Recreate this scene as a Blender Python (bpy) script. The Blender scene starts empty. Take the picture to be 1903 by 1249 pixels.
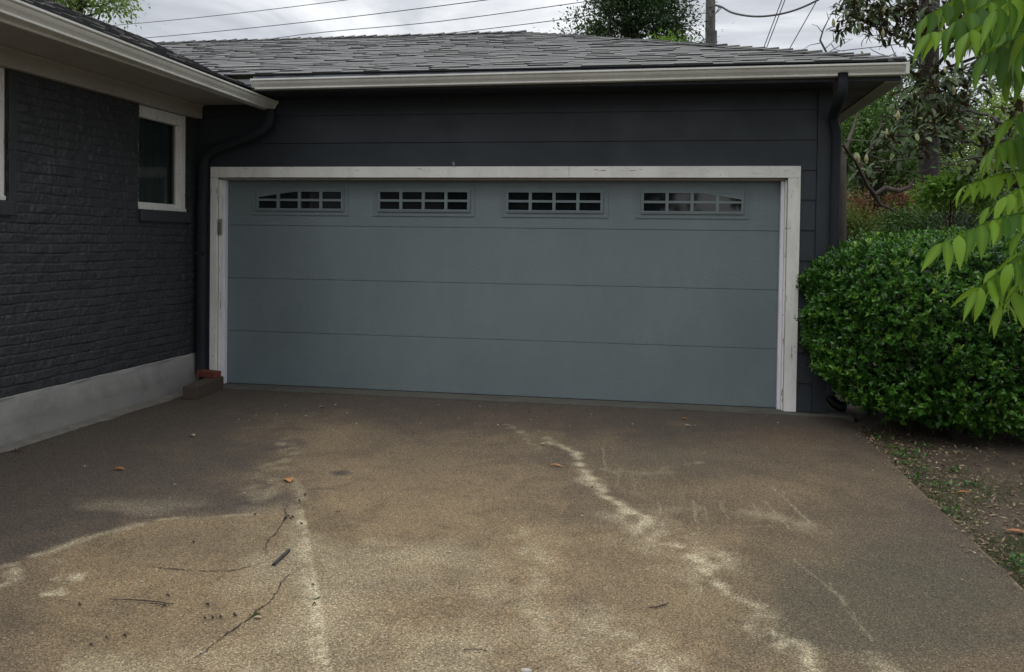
import bpy, math, random
import numpy as np
from mathutils import Vector, Matrix
random.seed(7); rng = np.random.default_rng(11)
S = bpy.context.scene; COL = S.collection
# ------------------------------------------------------------------ camera model (fitted to the photograph)
F, CX, CY = 1570.4, 953.5, 481.4
YAW, PIT, ROL = -0.17324, -0.021483, 0.013788
CAM = np.array([4.036, -7.0851, 1.3656])
def basis():
    sy, cy, sp, cp = math.sin(YAW), math.cos(YAW), math.sin(PIT), math.cos(PIT)
    w = np.array([sy*cp, cy*cp, sp]); r = np.array([cy, -sy, 0.]); u = np.cross(r, w)
    return r*math.cos(ROL)+u*math.sin(ROL), -r*math.sin(ROL)+u*math.cos(ROL), w
RR, UU, WW = basis()
def at(px, py, ax, val):
    """point of the line of sight through a photo pixel on the plane axis=val"""
    d = (px-CX)/F*RR-(py-CY)/F*UU+WW
    return CAM+d*((val-CAM[ax])/d[ax])
def pix(P):
    d = np.asarray(P, float)-CAM; z = d@WW
    return CX+F*(d@RR)/z, CY-F*(d@UU)/z
cd = bpy.data.cameras.new('camera'); cam = bpy.data.objects.new('camera', cd); COL.objects.link(cam)
cam.matrix_world = Matrix(((RR[0], UU[0], -WW[0], CAM[0]), (RR[1], UU[1], -WW[1], CAM[1]), (RR[2], UU[2], -WW[2], CAM[2]), (0, 0, 0, 1)))
cd.sensor_width = 36; cd.lens = F/1903*36
cd.shift_x = (951.5-CX)/1903; cd.shift_y = (CY-624.5)/1903
cd.clip_start = .05; cd.clip_end = 3000
S.camera = cam
# ------------------------------------------------------------------ materials
def nm(name):
    m = bpy.data.materials.new(name); m.use_nodes = True
    nt = m.node_tree; b = nt.nodes['Principled BSDF']
    return m, nt, b
def N(nt, t, **k):
    n = nt.nodes.new(t)
    for a, v in k.items():
        if a.startswith('i_'): n.inputs[a[2:].replace('_', ' ')].default_value = v
        else: setattr(n, a, v)
    return n
def L(nt, a, b): nt.links.new(a, b)
def noise(nt, scale, detail=4, rough=.6, vec=None, dist=0):
    n = N(nt, 'ShaderNodeTexNoise'); n.inputs['Scale'].default_value = scale; n.inputs['Detail'].default_value = detail
    n.inputs['Roughness'].default_value = rough; n.inputs['Distortion'].default_value = dist
    if vec is None:
        tc = N(nt, 'ShaderNodeTexCoord'); vec = tc.outputs['Object']
    L(nt, vec, n.inputs['Vector']); return n.outputs['Fac']
def ramp(nt, fac, stops):
    r = N(nt, 'ShaderNodeValToRGB'); e = r.color_ramp.elements
    while len(e) < len(stops): e.new(.5)
    for i, (p, c) in enumerate(stops):
        e[i].position = p; e[i].color = (c[0], c[1], c[2], 1) if not isinstance(c, (int, float)) else (c, c, c, 1)
    L(nt, fac, r.inputs['Fac']); return r.outputs['Color']
def mix(nt, fac, a, b, mode='MIX'):
    m = N(nt, 'ShaderNodeMix', data_type='RGBA', blend_type=mode)
    for i, v in ((0, fac), (6, a), (7, b)):
        if hasattr(v, 'links'): L(nt, v, m.inputs[i])
        elif i == 0: m.inputs[0].default_value = v
        else: m.inputs[i].default_value = (v[0], v[1], v[2], 1)
    return m.outputs[2]
def math_(nt, op, a, b=0.):
    m = N(nt, 'ShaderNodeMath', operation=op)
    for i, v in ((0, a), (1, b)):
        if hasattr(v, 'links'): L(nt, v, m.inputs[i])
        else: m.inputs[i].default_value = v
    return m.outputs[0]
def bump(nt, b, h, strength=.3, dist=.01):
    n = N(nt, 'ShaderNodeBump'); n.inputs['Strength'].default_value = strength; n.inputs['Distance'].default_value = dist
    L(nt, h, n.inputs['Height']); L(nt, n.outputs['Normal'], b.inputs['Normal'])
def scaled(nt, sx, sy, sz):
    tc = N(nt, 'ShaderNodeTexCoord'); mp = N(nt, 'ShaderNodeMapping'); mp.inputs['Scale'].default_value = (sx, sy, sz)
    L(nt, tc.outputs['Object'], mp.inputs['Vector']); return mp.outputs['Vector']
def attr(nt, name):
    a = N(nt, 'ShaderNodeAttribute', attribute_name=name); return a
def paint(name, c, c2=None, rough=.55, var=3., bs=.15, bscale=60, grain=None, spec=.4):
    m, nt, b = nm(name)
    c2 = c2 or tuple(x*.78 for x in c)
    f = noise(nt, var, 6, .65)
    col = ramp(nt, f, [(.32, c2), (.62, c)])
    g = noise(nt, bscale, 5, .7, vec=scaled(nt, *(grain or (1, 1, 1))))
    col = mix(nt, .35, col, ramp(nt, g, [(.3, tuple(x*.72 for x in c)), (.7, tuple(min(1, x*1.12) for x in c))]))
    L(nt, col, b.inputs['Base Color'])
    L(nt, ramp(nt, f, [(.3, rough+.15), (.7, rough-.08)]), b.inputs['Roughness'])
    b.inputs['Specular IOR Level'].default_value = spec
    bump(nt, b, g, bs, .004)
    return m
M = {}
M['siding'] = paint('siding_paint', (.026, .033, .040), (.018, .024, .030), .5, 2.2, .12, 25, (1, 1, 14))
M['navy'] = paint('eave_paint', (.024, .028, .037), None, .55)
M['brick'] = paint('brick_paint', (.036, .038, .042), (.023, .0245, .028), .50, 5, .55, 55, spec=.5)
M['gutter'] = paint('gutter_white', (.66, .655, .61), (.50, .49, .45), .42, 1.6, .05, 30)
M['downspout'] = paint('downspout_paint', (.022, .025, .031), None, .7, spec=.2)
M['soffit'] = paint('soffit_paint', (.42, .40, .365), (.34, .32, .29), .6, 1.5, .1, 20)
M['grey_fascia'] = paint('fascia_grey', (.33, .34, .34), (.25, .26, .26), .6, 2.5)
M['plastic'] = paint('keypad_plastic', (.26, .245, .20), None, .4, 20)
M['keys'] = paint('keypad_cover', (.16, .155, .13), None, .35, 30)
M['vinyl'] = paint('weather_strip', (.74, .74, .78), (.62, .62, .68), .4, 3, .03)
M['black_plastic'] = paint('drain_pipe', (.012, .012, .013), None, .5, 10)
M['metal'] = paint('galvanised_metal', (.28, .29, .31), None, .45, 8)
M['wire'] = paint('wire', (.11, .11, .12), None, .6, 4)
M['twig'] = paint('twig_bark', (.035, .026, .022), None, .8, 30)
M['grey_stick'] = paint('grey_stick', (.06, .062, .066), (.02, .018, .016), .6, 40)
# weathered white trim: flaking paint, nail heads, grime
def trimmat(name, sc):
    m, nt, b = nm(name)
    base = ramp(nt, noise(nt, 1.7, 5, .6), [(.3, (.60, .59, .55)), (.65, (.80, .79, .76))])
    g = noise(nt, 14, 8, .75, vec=scaled(nt, *sc)); flake = ramp(nt, g, [(.60, 0.), (.63, .9)])
    base = mix(nt, flake, base, (.20, .155, .115))
    g2 = noise(nt, 45, 3, .5); spots = ramp(nt, g2, [(.70, 0.), (.73, 1.)])
    base = mix(nt, spots, base, (.10, .085, .07))
    dirt = noise(nt, 5, 6, .7, vec=scaled(nt, 1, 1, .3)); base = mix(nt, ramp(nt, dirt, [(.5, 0.), (.85, .55)]), base, (.30, .28, .24))
    L(nt, base, b.inputs['Base Color']); b.inputs['Roughness'].default_value = .6
    bump(nt, b, g, .25, .004); return m
M['trim'] = trimmat('weathered_trim_h', (.35, 1, 3)); M['trim_v'] = trimmat('weathered_trim_v', (3, 3, .35))
# shingles: granules + a tint per tab
m, nt, b = nm('asphalt_shingle'); a = attr(nt, 'tint')
c = ramp(nt, a.outputs['Fac'], [(0, (.035, .035, .038)), (.25, (.155, .153, .15)), (.5, (.205, .201, .192)), (.8, (.25, .242, .222)), (1, (.29, .278, .25))])
g = noise(nt, 260, 3, .8); c = mix(nt, .6, c, ramp(nt, g, [(.3, .35), (.7, 1.)]), 'MULTIPLY')
c = mix(nt, ramp(nt, noise(nt, .9, 4), [(.45, 0.), (.8, .35)]), c, (.10, .105, .10))
L(nt, c, b.inputs['Base Color']); b.inputs['Roughness'].default_value = .9; bump(nt, b, g, .5, .004); M['shingle'] = m
# door steel
m, nt, b = nm('door_paint'); f = noise(nt, .8, 5); f2 = noise(nt, 5, 6, .7, vec=scaled(nt, 1, 1, .35))
c = mix(nt, ramp(nt, f2, [(.4, 0.), (.85, .45)]), ramp(nt, f, [(.3, (.136, .170, .179)), (.7, (.163, .200, .209))]), (.112, .140, .145))
L(nt, c, b.inputs['Base Color']); b.inputs['Roughness'].default_value = .5
v = N(nt, 'ShaderNodeTexVoronoi'); v.inputs['Scale'].default_value = 170; L(nt, scaled(nt, 1, 1, .8), v.inputs['Vector'])
bump(nt, b, math_(nt, 'ADD', v.outputs['Distance'], noise(nt, 1.2, 2)), .34, .005); M['door'] = m
m, nt, b = nm('dark_glass'); b.inputs['Base Color'].default_value = (.006, .008, .009, 1); b.inputs['Roughness'].default_value = .04
b.inputs['IOR'].default_value = 1.6; bump(nt, b, noise(nt, 3.5, 1, .4), .03, .02); M['pane'] = m
m, nt, b = nm('window_glass')
tr = N(nt, 'ShaderNodeBsdfTransparent'); tr.inputs['Color'].default_value = (.75, .82, .80, 1); gl = N(nt, 'ShaderNodeBsdfGlossy'); gl.inputs['Roughness'].default_value = .03
fr = N(nt, 'ShaderNodeFresnel'); mx = N(nt, 'ShaderNodeMixShader'); L(nt, fr.outputs[0], mx.inputs[0]); L(nt, tr.outputs[0], mx.inputs[1]); L(nt, gl.outputs[0], mx.inputs[2])
L(nt, mx.outputs[0], nt.nodes['Material Output'].inputs['Surface']); M['glass'] = m
M['curtain'] = paint('curtain', (.075, .10, .10), (.038, .055, .055), .8, 2, .3, 9, (1, 9, .3))
M['room'] = paint('room_dark', (.02, .025, .025))
# old concrete of plinth and sill
def conc(name, c1, c2, stain, scale=3):
    m, nt, b = nm(name)
    f = noise(nt, scale, 8, .7); col = ramp(nt, f, [(.3, c2), (.68, c1)])
    col = mix(nt, ramp(nt, noise(nt, scale*1.7, 6, .75, dist=.6), [(.55, 0.), (.8, .8)]), col, stain)
    sp = noise(nt, 190, 3, .8); col = mix(nt, .45, col, ramp(nt, sp, [(.3, .45), (.7, 1.)]), 'MULTIPLY')
    L(nt, col, b.inputs['Base Color']); b.inputs['Roughness'].default_value = .9; bump(nt, b, math_(nt, 'ADD', sp, f), .4, .004); return m, nt, b, col
M['plinth'], nt, b, col = conc('plinth_concrete', (.37, .362, .34), (.255, .25, .235), (.15, .145, .125))
# damp, mouldy foot of the plinth (a stain of its own shape)
tc = N(nt, 'ShaderNodeTexCoord'); sx = N(nt, 'ShaderNodeSeparateXYZ'); L(nt, tc.outputs['Object'], sx.inputs[0])
h = math_(nt, 'ADD', sx.outputs['Z'], math_(nt, 'MULTIPLY', noise(nt, 3.3, 8, .8), -.26))
col2 = mix(nt, ramp(nt, h, [(0., .42), (.12, 0.)]), col, (.075, .075, .062)); L(nt, col2, b.inputs['Base Color'])
M['mortar'] = conc('mortar_fillet', (.24, .225, .19), (.12, .11, .09), (.07, .06, .05), 9)[0]
M['sill'] = conc('slab_edge', (.115, .112, .092), (.07, .066, .055), (.07, .065, .055), 4)[0]
# driveway
m, nt, b = nm('driveway_concrete')
vpos = N(nt, 'ShaderNodeTexCoord').outputs['Object']
big = noise(nt, .9, 7, .62); mid = noise(nt, 4.5, 8, .72); fine = noise(nt, 105, 3, .8); fine2 = noise(nt, 170, 2, .8)
vor = N(nt, 'ShaderNodeTexVoronoi'); vor.inputs['Scale'].default_value = 200; L(nt, vpos, vor.inputs['Vector'])
col = ramp(nt, big, [(.3, (.130, .106, .080)), (.52, (.182, .148, .108)), (.72, (.230, .188, .132))])
col = mix(nt, .55, col, ramp(nt, mid, [(.32, (.105, .092, .074)), (.66, (.245, .202, .146))]))
patch = noise(nt, 2.1, 9, .68, dist=.8); col = mix(nt, ramp(nt, patch, [(.38, .60), (.52, 0.)]), col, (.098, .083, .062))
col = mix(nt, 1., col, (1.22, 1.07, .83), 'MULTIPLY')
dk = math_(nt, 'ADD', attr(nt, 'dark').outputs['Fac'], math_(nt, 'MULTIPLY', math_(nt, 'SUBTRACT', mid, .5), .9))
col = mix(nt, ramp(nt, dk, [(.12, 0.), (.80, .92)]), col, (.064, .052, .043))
gg = math_(nt, 'MULTIPLY', attr(nt, 'moss').outputs['Fac'], mid); col = mix(nt, ramp(nt, gg, [(.08, 0.), (.5, .85)]), col, (.090, .078, .053))
pl = math_(nt, 'MULTIPLY', attr(nt, 'pale').outputs['Fac'], math_(nt, 'ADD', .25, math_(nt, 'MULTIPLY', math_(nt, 'ADD', math_(nt, 'MULTIPLY', mid, .6), math_(nt, 'MULTIPLY', fine, .9)), 1.0)))
col = mix(nt, ramp(nt, pl, [(.08, 0.), (.95, .95)]), col, (.44, .375, .245))
rd = attr(nt, 'rust').outputs['Fac']; col = mix(nt, ramp(nt, math_(nt, 'MULTIPLY', rd, mid), [(.1, 0.), (.6, .7)]), col, (.13, .085, .052))
col = mix(nt, .80, col, ramp(nt, fine, [(.34, .52), (.5, .92), (.64, 1.45)]), 'MULTIPLY')
vs_ = N(nt, 'ShaderNodeSeparateColor'); L(nt, vor.outputs['Color'], vs_.inputs[0])
col = mix(nt, .72, col, ramp(nt, vs_.outputs[0], [(0., .34), (.22, .66), (.5, .98), (.78, 1.2), (1., 2.0)]), 'MULTIPLY')
vor2 = N(nt, 'ShaderNodeTexVoronoi'); vor2.inputs['Scale'].default_value = 330; L(nt, vpos, vor2.inputs['Vector']); vs2 = N(nt, 'ShaderNodeSeparateColor'); L(nt, vor2.outputs['Color'], vs2.inputs[0])
col = mix(nt, .6, col, ramp(nt, vs2.outputs[1], [(0., .5), (.5, .98), (1., 1.6)]), 'MULTIPLY')
bits = ramp(nt, fine2, [(.65, 0.), (.70, .8)]); col = mix(nt, bits, col, (.42, .38, .31))
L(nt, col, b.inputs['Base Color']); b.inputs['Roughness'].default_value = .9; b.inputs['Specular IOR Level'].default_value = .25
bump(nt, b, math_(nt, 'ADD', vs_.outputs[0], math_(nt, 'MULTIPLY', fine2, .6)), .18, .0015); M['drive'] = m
M['crack'] = paint('crack_dirt', (.030, .025, .018), None, .9)
# soil
m, nt, b = nm('soil'); f = noise(nt, 2.3, 8, .7); f2 = noise(nt, 60, 5, .8)
col = ramp(nt, f, [(.3, (.050, .036, .024)), (.55, (.120, .090, .060)), (.75, (.18, .14, .10))]); col = mix(nt, .75, col, ramp(nt, f2, [(.3, .35), (.7, 1.3)]), 'MULTIPLY')
L(nt, col, b.inputs['Base Color']); b.inputs['Roughness'].default_value = .95; bump(nt, b, f2, .9, .01); M['soil'] = m
m, nt, b = nm('far_ground'); col = ramp(nt, noise(nt, 1.3, 8, .7), [(.35, (.045, .06, .022)), (.65, (.10, .10, .05))]); L(nt, col, b.inputs['Base Color']); b.inputs['Roughness'].default_value = .95; M['ground'] = m
# timber / red brick
m, nt, b = nm('old_timber'); g = noise(nt, 22, 6, .7, vec=scaled(nt, 6, .6, 6)); col = ramp(nt, g, [(.3, (.028, .021, .015)), (.7, (.105, .078, .056))]); L(nt, col, b.inputs['Base Color']); b.inputs['Roughness'].default_value = .9; bump(nt, b, g, .6, .005); M['timber'] = m
m, nt, b = nm('red_brick'); g = noise(nt, 40, 6, .7); col = ramp(nt, g, [(.3, (.09, .025, .016)), (.7, (.19, .050, .028))]); L(nt, col, b.inputs['Base Color']); b.inputs['Roughness'].default_value = .9; bump(nt, b, g, .5, .004); M['red_brick'] = m
def bark(name, c, s=14):
    m, nt, b = nm(name); g = noise(nt, s, 8, .75, vec=scaled(nt, 1, 1, .22), dist=.4)
    L(nt, ramp(nt, g, [(.32, tuple(x*.4 for x in c)), (.68, c)]), b.inputs['Base Color']); b.inputs['Roughness'].default_value = .9; bump(nt, b, g, .8, .03); return m
M['bark_dark'] = bark('bark_dark', (.060, .052, .047)); M['bark_brown'] = bark('bark_brown', (.085, .066, .052)); M['bark_grey'] = bark('bark_grey', (.13, .115, .10), 30)
M['pole'] = bark('pole_wood', (.16, .145, .14), 9)
def leafmat(name, stops, rough=.45, trans=.35, under=None, spec=.5):
    m, nt, b = nm(name); a = attr(nt, 'tint')
    col = ramp(nt, a.outputs['Fac'], stops)
    if under:
        ge = N(nt, 'ShaderNodeNewGeometry'); col = mix(nt, ge.outputs['Backfacing'], col, under)
    L(nt, col, b.inputs['Base Color']); b.inputs['Roughness'].default_value = rough; b.inputs['Specular IOR Level'].default_value = spec
    if trans > 0:
        t = N(nt, 'ShaderNodeBsdfTranslucent'); L(nt, mix(nt, .5, col, (.30, .42, .04), 'MIX') if trans > .3 else col, t.inputs['Color'])
        mx = N(nt, 'ShaderNodeMixShader'); mx.inputs[0].default_value = trans
        L(nt, b.outputs[0], mx.inputs[1]); L(nt, t.outputs[0], mx.inputs[2]); L(nt, mx.outputs[0], nt.nodes['Material Output'].inputs['Surface'])
    return m
M['l_hedge'] = leafmat('hedge_leaf', [(0, (.016, .052, .008)), (.45, (.048, .155, .015)), (.8, (.13, .30, .03)), (1, (.30, .45, .055))], .36, .24)
M['l_pecan'] = leafmat('pecan_leaf', [(0, (.018, .060, .008)), (.5, (.048, .135, .013)), (1, (.20, .36, .035))], .5, .45, spec=.22)
M['l_magnolia'] = leafmat('magnolia_leaf', [(0, (.022, .042, .012)), (.6, (.055, .085, .026)), (1, (.15, .19, .07))], .46, .08, (.070, .046, .024), .3)
M['l_bud'] = leafmat('magnolia_bud', [(0, (.24, .24, .10)), (1, (.36, .33, .16))], .6, .1)
M['l_mid'] = leafmat('tree_leaf_mid', [(0, (.020, .058, .010)), (.5, (.060, .140, .024)), (1, (.15, .26, .05))], .5, .3)
M['l_light'] = leafmat('tree_leaf_light', [(0, (.07, .13, .025)), (.5, (.17, .27, .055)), (1, (.30, .40, .12))], .5, .4)
M['l_deep'] = leafmat('tree_leaf_deep', [(0, (.014, .034, .010)), (.5, (.035, .078, .020)), (1, (.075, .13, .035))], .5, .25)
M['l_olive'] = leafmat('tree_leaf_olive', [(0, (.045, .070, .016)), (.5, (.11, .16, .035)), (1, (.24, .29, .07))], .5, .35)
M['l_fresh'] = leafmat('shrub_leaf_fresh', [(0, (.06, .15, .02)), (.5, (.12, .27, .04)), (1, (.24, .42, .08))], .5, .4)
M['l_dry'] = leafmat('dry_leaf', [(0, (.10, .050, .025)), (.5, (.26, .13, .06)), (1, (.42, .24, .13))], .8, .1)
M['l_litter'] = leafmat('litter_leaf', [(0, (.09, .055, .03)), (.6, (.24, .17, .10)), (1, (.46, .36, .22))], .8, .05)
M['l_orange'] = leafmat('orange_leaf', [(0, (.34, .13, .045)), (1, (.55, .26, .10))], .6, .1)
M['grass'] = leafmat('grass_blade', [(0, (.035, .065, .014)), (.6, (.085, .125, .032)), (1, (.22, .22, .09))], .6, .3)
M['pebble'] = paint('pale_pebble', (.5, .47, .42), None, .8, 30)
# ------------------------------------------------------------------ mesh helpers
def tag(o, label=None, cat=None, group=None, kind=None):
    if label: o['label'] = label
    if cat: o['category'] = cat
    if group: o['group'] = group
    if kind: o['kind'] = kind
    return o
def empty(name, loc, label, cat, group=None):
    o = bpy.data.objects.new(name, None); COL.objects.link(o); o.location = loc; o.empty_display_size = .1
    return tag(o, label, cat, group)
def link(me, name, parent=None):
    o = bpy.data.objects.new(name, me); COL.objects.link(o)
    if parent is not None:
        o.parent = parent; p = Vector(parent.location) if parent.parent is None else Vector((0, 0, 0))
        o.matrix_parent_inverse = Matrix.Translation(-p)
    return o
def npmesh(name, V, Fc, mats, parent=None, tint=None, smooth=False, attrs=None):
    V = np.asarray(V, np.float32).reshape(-1, 3); Fc = np.asarray(Fc, np.int32); k = Fc.shape[1]
    me = bpy.data.meshes.new(name); me.vertices.add(len(V)); me.vertices.foreach_set('co', V.ravel())
    me.loops.add(Fc.size); me.loops.foreach_set('vertex_index', Fc.ravel())
    me.polygons.add(len(Fc)); me.polygons.foreach_set('loop_start', np.arange(0, Fc.size, k, dtype=np.int32))
    if smooth: me.polygons.foreach_set('use_smooth', np.ones(len(Fc), bool))
    for m_ in (mats if isinstance(mats, (list, tuple)) else [mats]): me.materials.append(m_)
    d = dict(attrs or {})
    if tint is not None: d['tint'] = tint
    for n_, v_ in d.items():
        a_ = me.attributes.new(n_, 'FLOAT', 'POINT'); a_.data.foreach_set('value', np.asarray(v_, np.float32).ravel())
    me.update(calc_edges=True); me.validate()
    return link(me, name, parent)
class MB:
    def __init__(s): s.v = []; s.f = []; s.t = []
    def box(s, x0, x1, y0, y1, z0, z1, t=.5, rot=None, org=None):
        n = len(s.v); P = [(x, y, z) for z in (z0, z1) for y in (y0, y1) for x in (x0, x1)]
        if rot is not None: P = [tuple(np.array(org)+rot@np.array(p)) for p in P]
        s.v += P; s.t += [t]*8
        s.f += [(n, n+2, n+3, n+1), (n+4, n+5, n+7, n+6), (n, n+1, n+5, n+4), (n+2, n+6, n+7, n+3), (n, n+4, n+6, n+2), (n+1, n+3, n+7, n+5)]
        return s
    def poly(s, P, t=.5):
        n = len(s.v); s.v += [tuple(p) for p in P]; s.t += [t]*len(P); s.f.append(tuple(range(n, n+len(P)))); return s
    def prism(s, prof, A, B, X, Z, A2=None):
        """closed profile [(a,b)] swept from A to B; a along X, b along Z"""
        n = len(s.v); k = len(prof); A, B, X, Z = map(np.array, (A, B, X, Z))
        for O in (A, B):
            for a, b_ in prof: s.v.append(tuple(O+X*a+Z*b_)); s.t.append(.5)
        for i in range(k): j = (i+1) % k; s.f.append((n+i, n+j, n+k+j, n+k+i))
        s.f.append(tuple(n+i for i in reversed(range(k)))); s.f.append(tuple(n+k+i for i in range(k))); return s
    def tube(s, pts, rad, k=8, t=.5, flat=None):
        pts = [np.array(p, float) for p in pts]; m_ = len(pts); n = len(s.v)
        if not hasattr(rad, '__len__'): rad = [rad]*m_
        up = None
        for i, p in enumerate(pts):
            d = pts[min(i+1, m_-1)]-pts[max(i-1, 0)]; d = d/(np.linalg.norm(d)+1e-9)
            if up is None: up = np.array([0, 0, 1.]) if abs(d[2]) < .9 else np.array([0, 1., 0])
            a = np.cross(d, up); a /= np.linalg.norm(a)+1e-9; up = np.cross(a, d)
            for j in range(k):
                th = 2*math.pi*(j+.5)/k; ca, sa = math.cos(th), math.sin(th)
                if flat: # rounded rectangle
                    q = 4.; rr = (abs(ca)**q+abs(sa)**q)**(-1/q); s.v.append(tuple(p+rr*(a*ca*flat[0]+up*sa*flat[1])))
                else: s.v.append(tuple(p+rad[i]*(a*ca+up*sa)))
                s.t.append(t)
        for i in range(m_-1):
            for j in range(k): j2 = (j+1) % k; s.f.append((n+i*k+j, n+i*k+j2, n+(i+1)*k+j2, n+(i+1)*k+j))
        s.f.append(tuple(n+j for j in range(k))); s.f.append(tuple(n+(m_-1)*k+j for j in reversed(range(k)))); return s
    def build(s, name, mat, parent=None, bevel=0, smooth=False, tint=False, seg=2):
        me = bpy.data.meshes.new(name); me.from_pydata([tuple(map(float, p)) for p in s.v], [], s.f)
        me.materials.append(mat)
        if tint: a_ = me.attributes.new('tint', 'FLOAT', 'POINT'); a_.data.foreach_set('value', np.array(s.t, np.float32))
        if smooth: me.polygons.foreach_set('use_smooth', [True]*len(me.polygons))
        me.update()
        o = link(me, name, parent)
        if bevel: b_ = o.modifiers.new('bevel', 'BEVEL'); b_.width = bevel; b_.segments = seg; b_.limit_method = 'ANGLE'
        return o
def R(a): return math.radians(a)
# value noise for numpy
def vnoise(X, Y, sc, seed=0):
    g = np.random.default_rng(seed).random((64, 64)); x = X*sc+100; y = Y*sc+100
    xi = np.floor(x).astype(int); yi = np.floor(y).astype(int); fx = x-xi; fy = y-yi; fx = fx*fx*(3-2*fx); fy = fy*fy*(3-2*fy)
    a = g[xi % 64, yi % 64]; b = g[(xi+1) % 64, yi % 64]; c = g[xi % 64, (yi+1) % 64]; d = g[(xi+1) % 64, (yi+1) % 64]
    return (a*(1-fx)+b*fx)*(1-fy)+(c*(1-fx)+d*fx)*fy
def fbm(X, Y, sc, seed=0, o=4): return sum(vnoise(X, Y, sc*2**i, seed+i)/2**i for i in range(o))/sum(1/2**i for i in range(o))
# ------------------------------------------------------------------ world and sun
W = bpy.data.worlds.new('World'); S.world = W; W.use_nodes = True; nt = W.node_tree
bg = nt.nodes['Background']; sky = N(nt, 'ShaderNodeTexSky', sky_type='NISHITA'); sky.sun_disc = False
SUN_EL, SUN_AZ = R(58), R(200)
sky.sun_elevation = SUN_EL; sky.sun_rotation = SUN_AZ
tc = N(nt, 'ShaderNodeTexCoord'); mp = N(nt, 'ShaderNodeMapping'); mp.inputs['Scale'].default_value = (1.6, 1.6, 5.5); mp.inputs['Location'].default_value = (.3, .1, .4)
L(nt, tc.outputs['Generated'], mp.inputs['Vector'])
cf = noise(nt, 1.9, 6, .58, vec=mp.outputs['Vector'], dist=.5)
cl = ramp(nt, cf, [(.32, (3.5, 3.7, 4.05)), (.48, (5.4, 5.6, 5.95)), (.62, (8.4, 8.5, 8.6))])
sz = N(nt, 'ShaderNodeSeparateXYZ'); L(nt, tc.outputs['Generated'], sz.inputs[0])
zen = ramp(nt, sz.outputs['Z'], [(.30, .95), (1., 2.3)])
mixn = mix(nt, 1., mix(nt, .93, sky.outputs['Color'], cl), zen, 'MULTIPLY'); L(nt, mixn, bg.inputs['Color']); bg.inputs['Strength'].default_value = .140
sd = bpy.data.lights.new('sun', 'SUN'); so = bpy.data.objects.new('sun', sd); COL.objects.link(so)
sd.energy = .5; sd.angle = R(25); sd.color = (1, .96, .9)
dirs = Vector((math.sin(SUN_AZ)*math.cos(SUN_EL), math.cos(SUN_AZ)*math.cos(SUN_EL), math.sin(SUN_EL)))
so.rotation_euler = dirs.to_track_quat('Z', 'Y').to_euler(); so.location = (0, -10, 20)
S.view_settings.view_transform = 'Standard'; S.view_settings.look = 'None'; S.view_settings.exposure = 0; S.view_settings.gamma = 1
# ------------------------------------------------------------------ ground, driveway, soil
def gridmesh(name, xs, ys, zf, mat, parent=None, attrs=None, smooth=False):
    X, Y = np.meshgrid(xs, ys, indexing='xy'); Z = zf(X, Y); V = np.stack([EDGEX(X, Y) if name == 'driveway' else X, Y, Z], -1).reshape(-1, 3)
    nx, ny = len(xs), len(ys); i = np.arange(nx-1)[None, :]+np.arange(ny-1)[:, None]*nx; i = i.ravel()
    Fc = np.stack([i, i+1, i+1+nx, i+nx], -1); at_ = {k: f(X, Y).ravel() for k, f in (attrs or {}).items()}
    return npmesh(name, V, Fc, mat, parent, attrs=at_, smooth=smooth)
g = gridmesh('ground', np.linspace(-400, 400, 41), np.linspace(-200, 900, 41), lambda X, Y: np.full_like(X, -.12), M['ground']); tag(g, kind='structure')
def polydist(PX, PY, pts, wid):
    """min over segments of distance/width; wid per point"""
    best = np.full(PX.shape, 1e9)
    for (x0, y0, w0), (x1, y1, w1) in zip([(*p, w) for p, w in zip(pts, wid)], [(*p, w) for p, w in zip(pts[1:], wid[1:])]):
        dx, dy = x1-x0, y1-y0; t = np.clip(((PX-x0)*dx+(PY-y0)*dy)/(dx*dx+dy*dy+1e-9), 0, 1)
        best = np.minimum(best, np.hypot(PX-x0-t*dx, PY-y0-t*dy)/(w0+(w1-w0)*t))
    return best
def g2(pts): return [tuple(at(px, py, 2, 0)[:2]) for px, py in pts]
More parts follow.
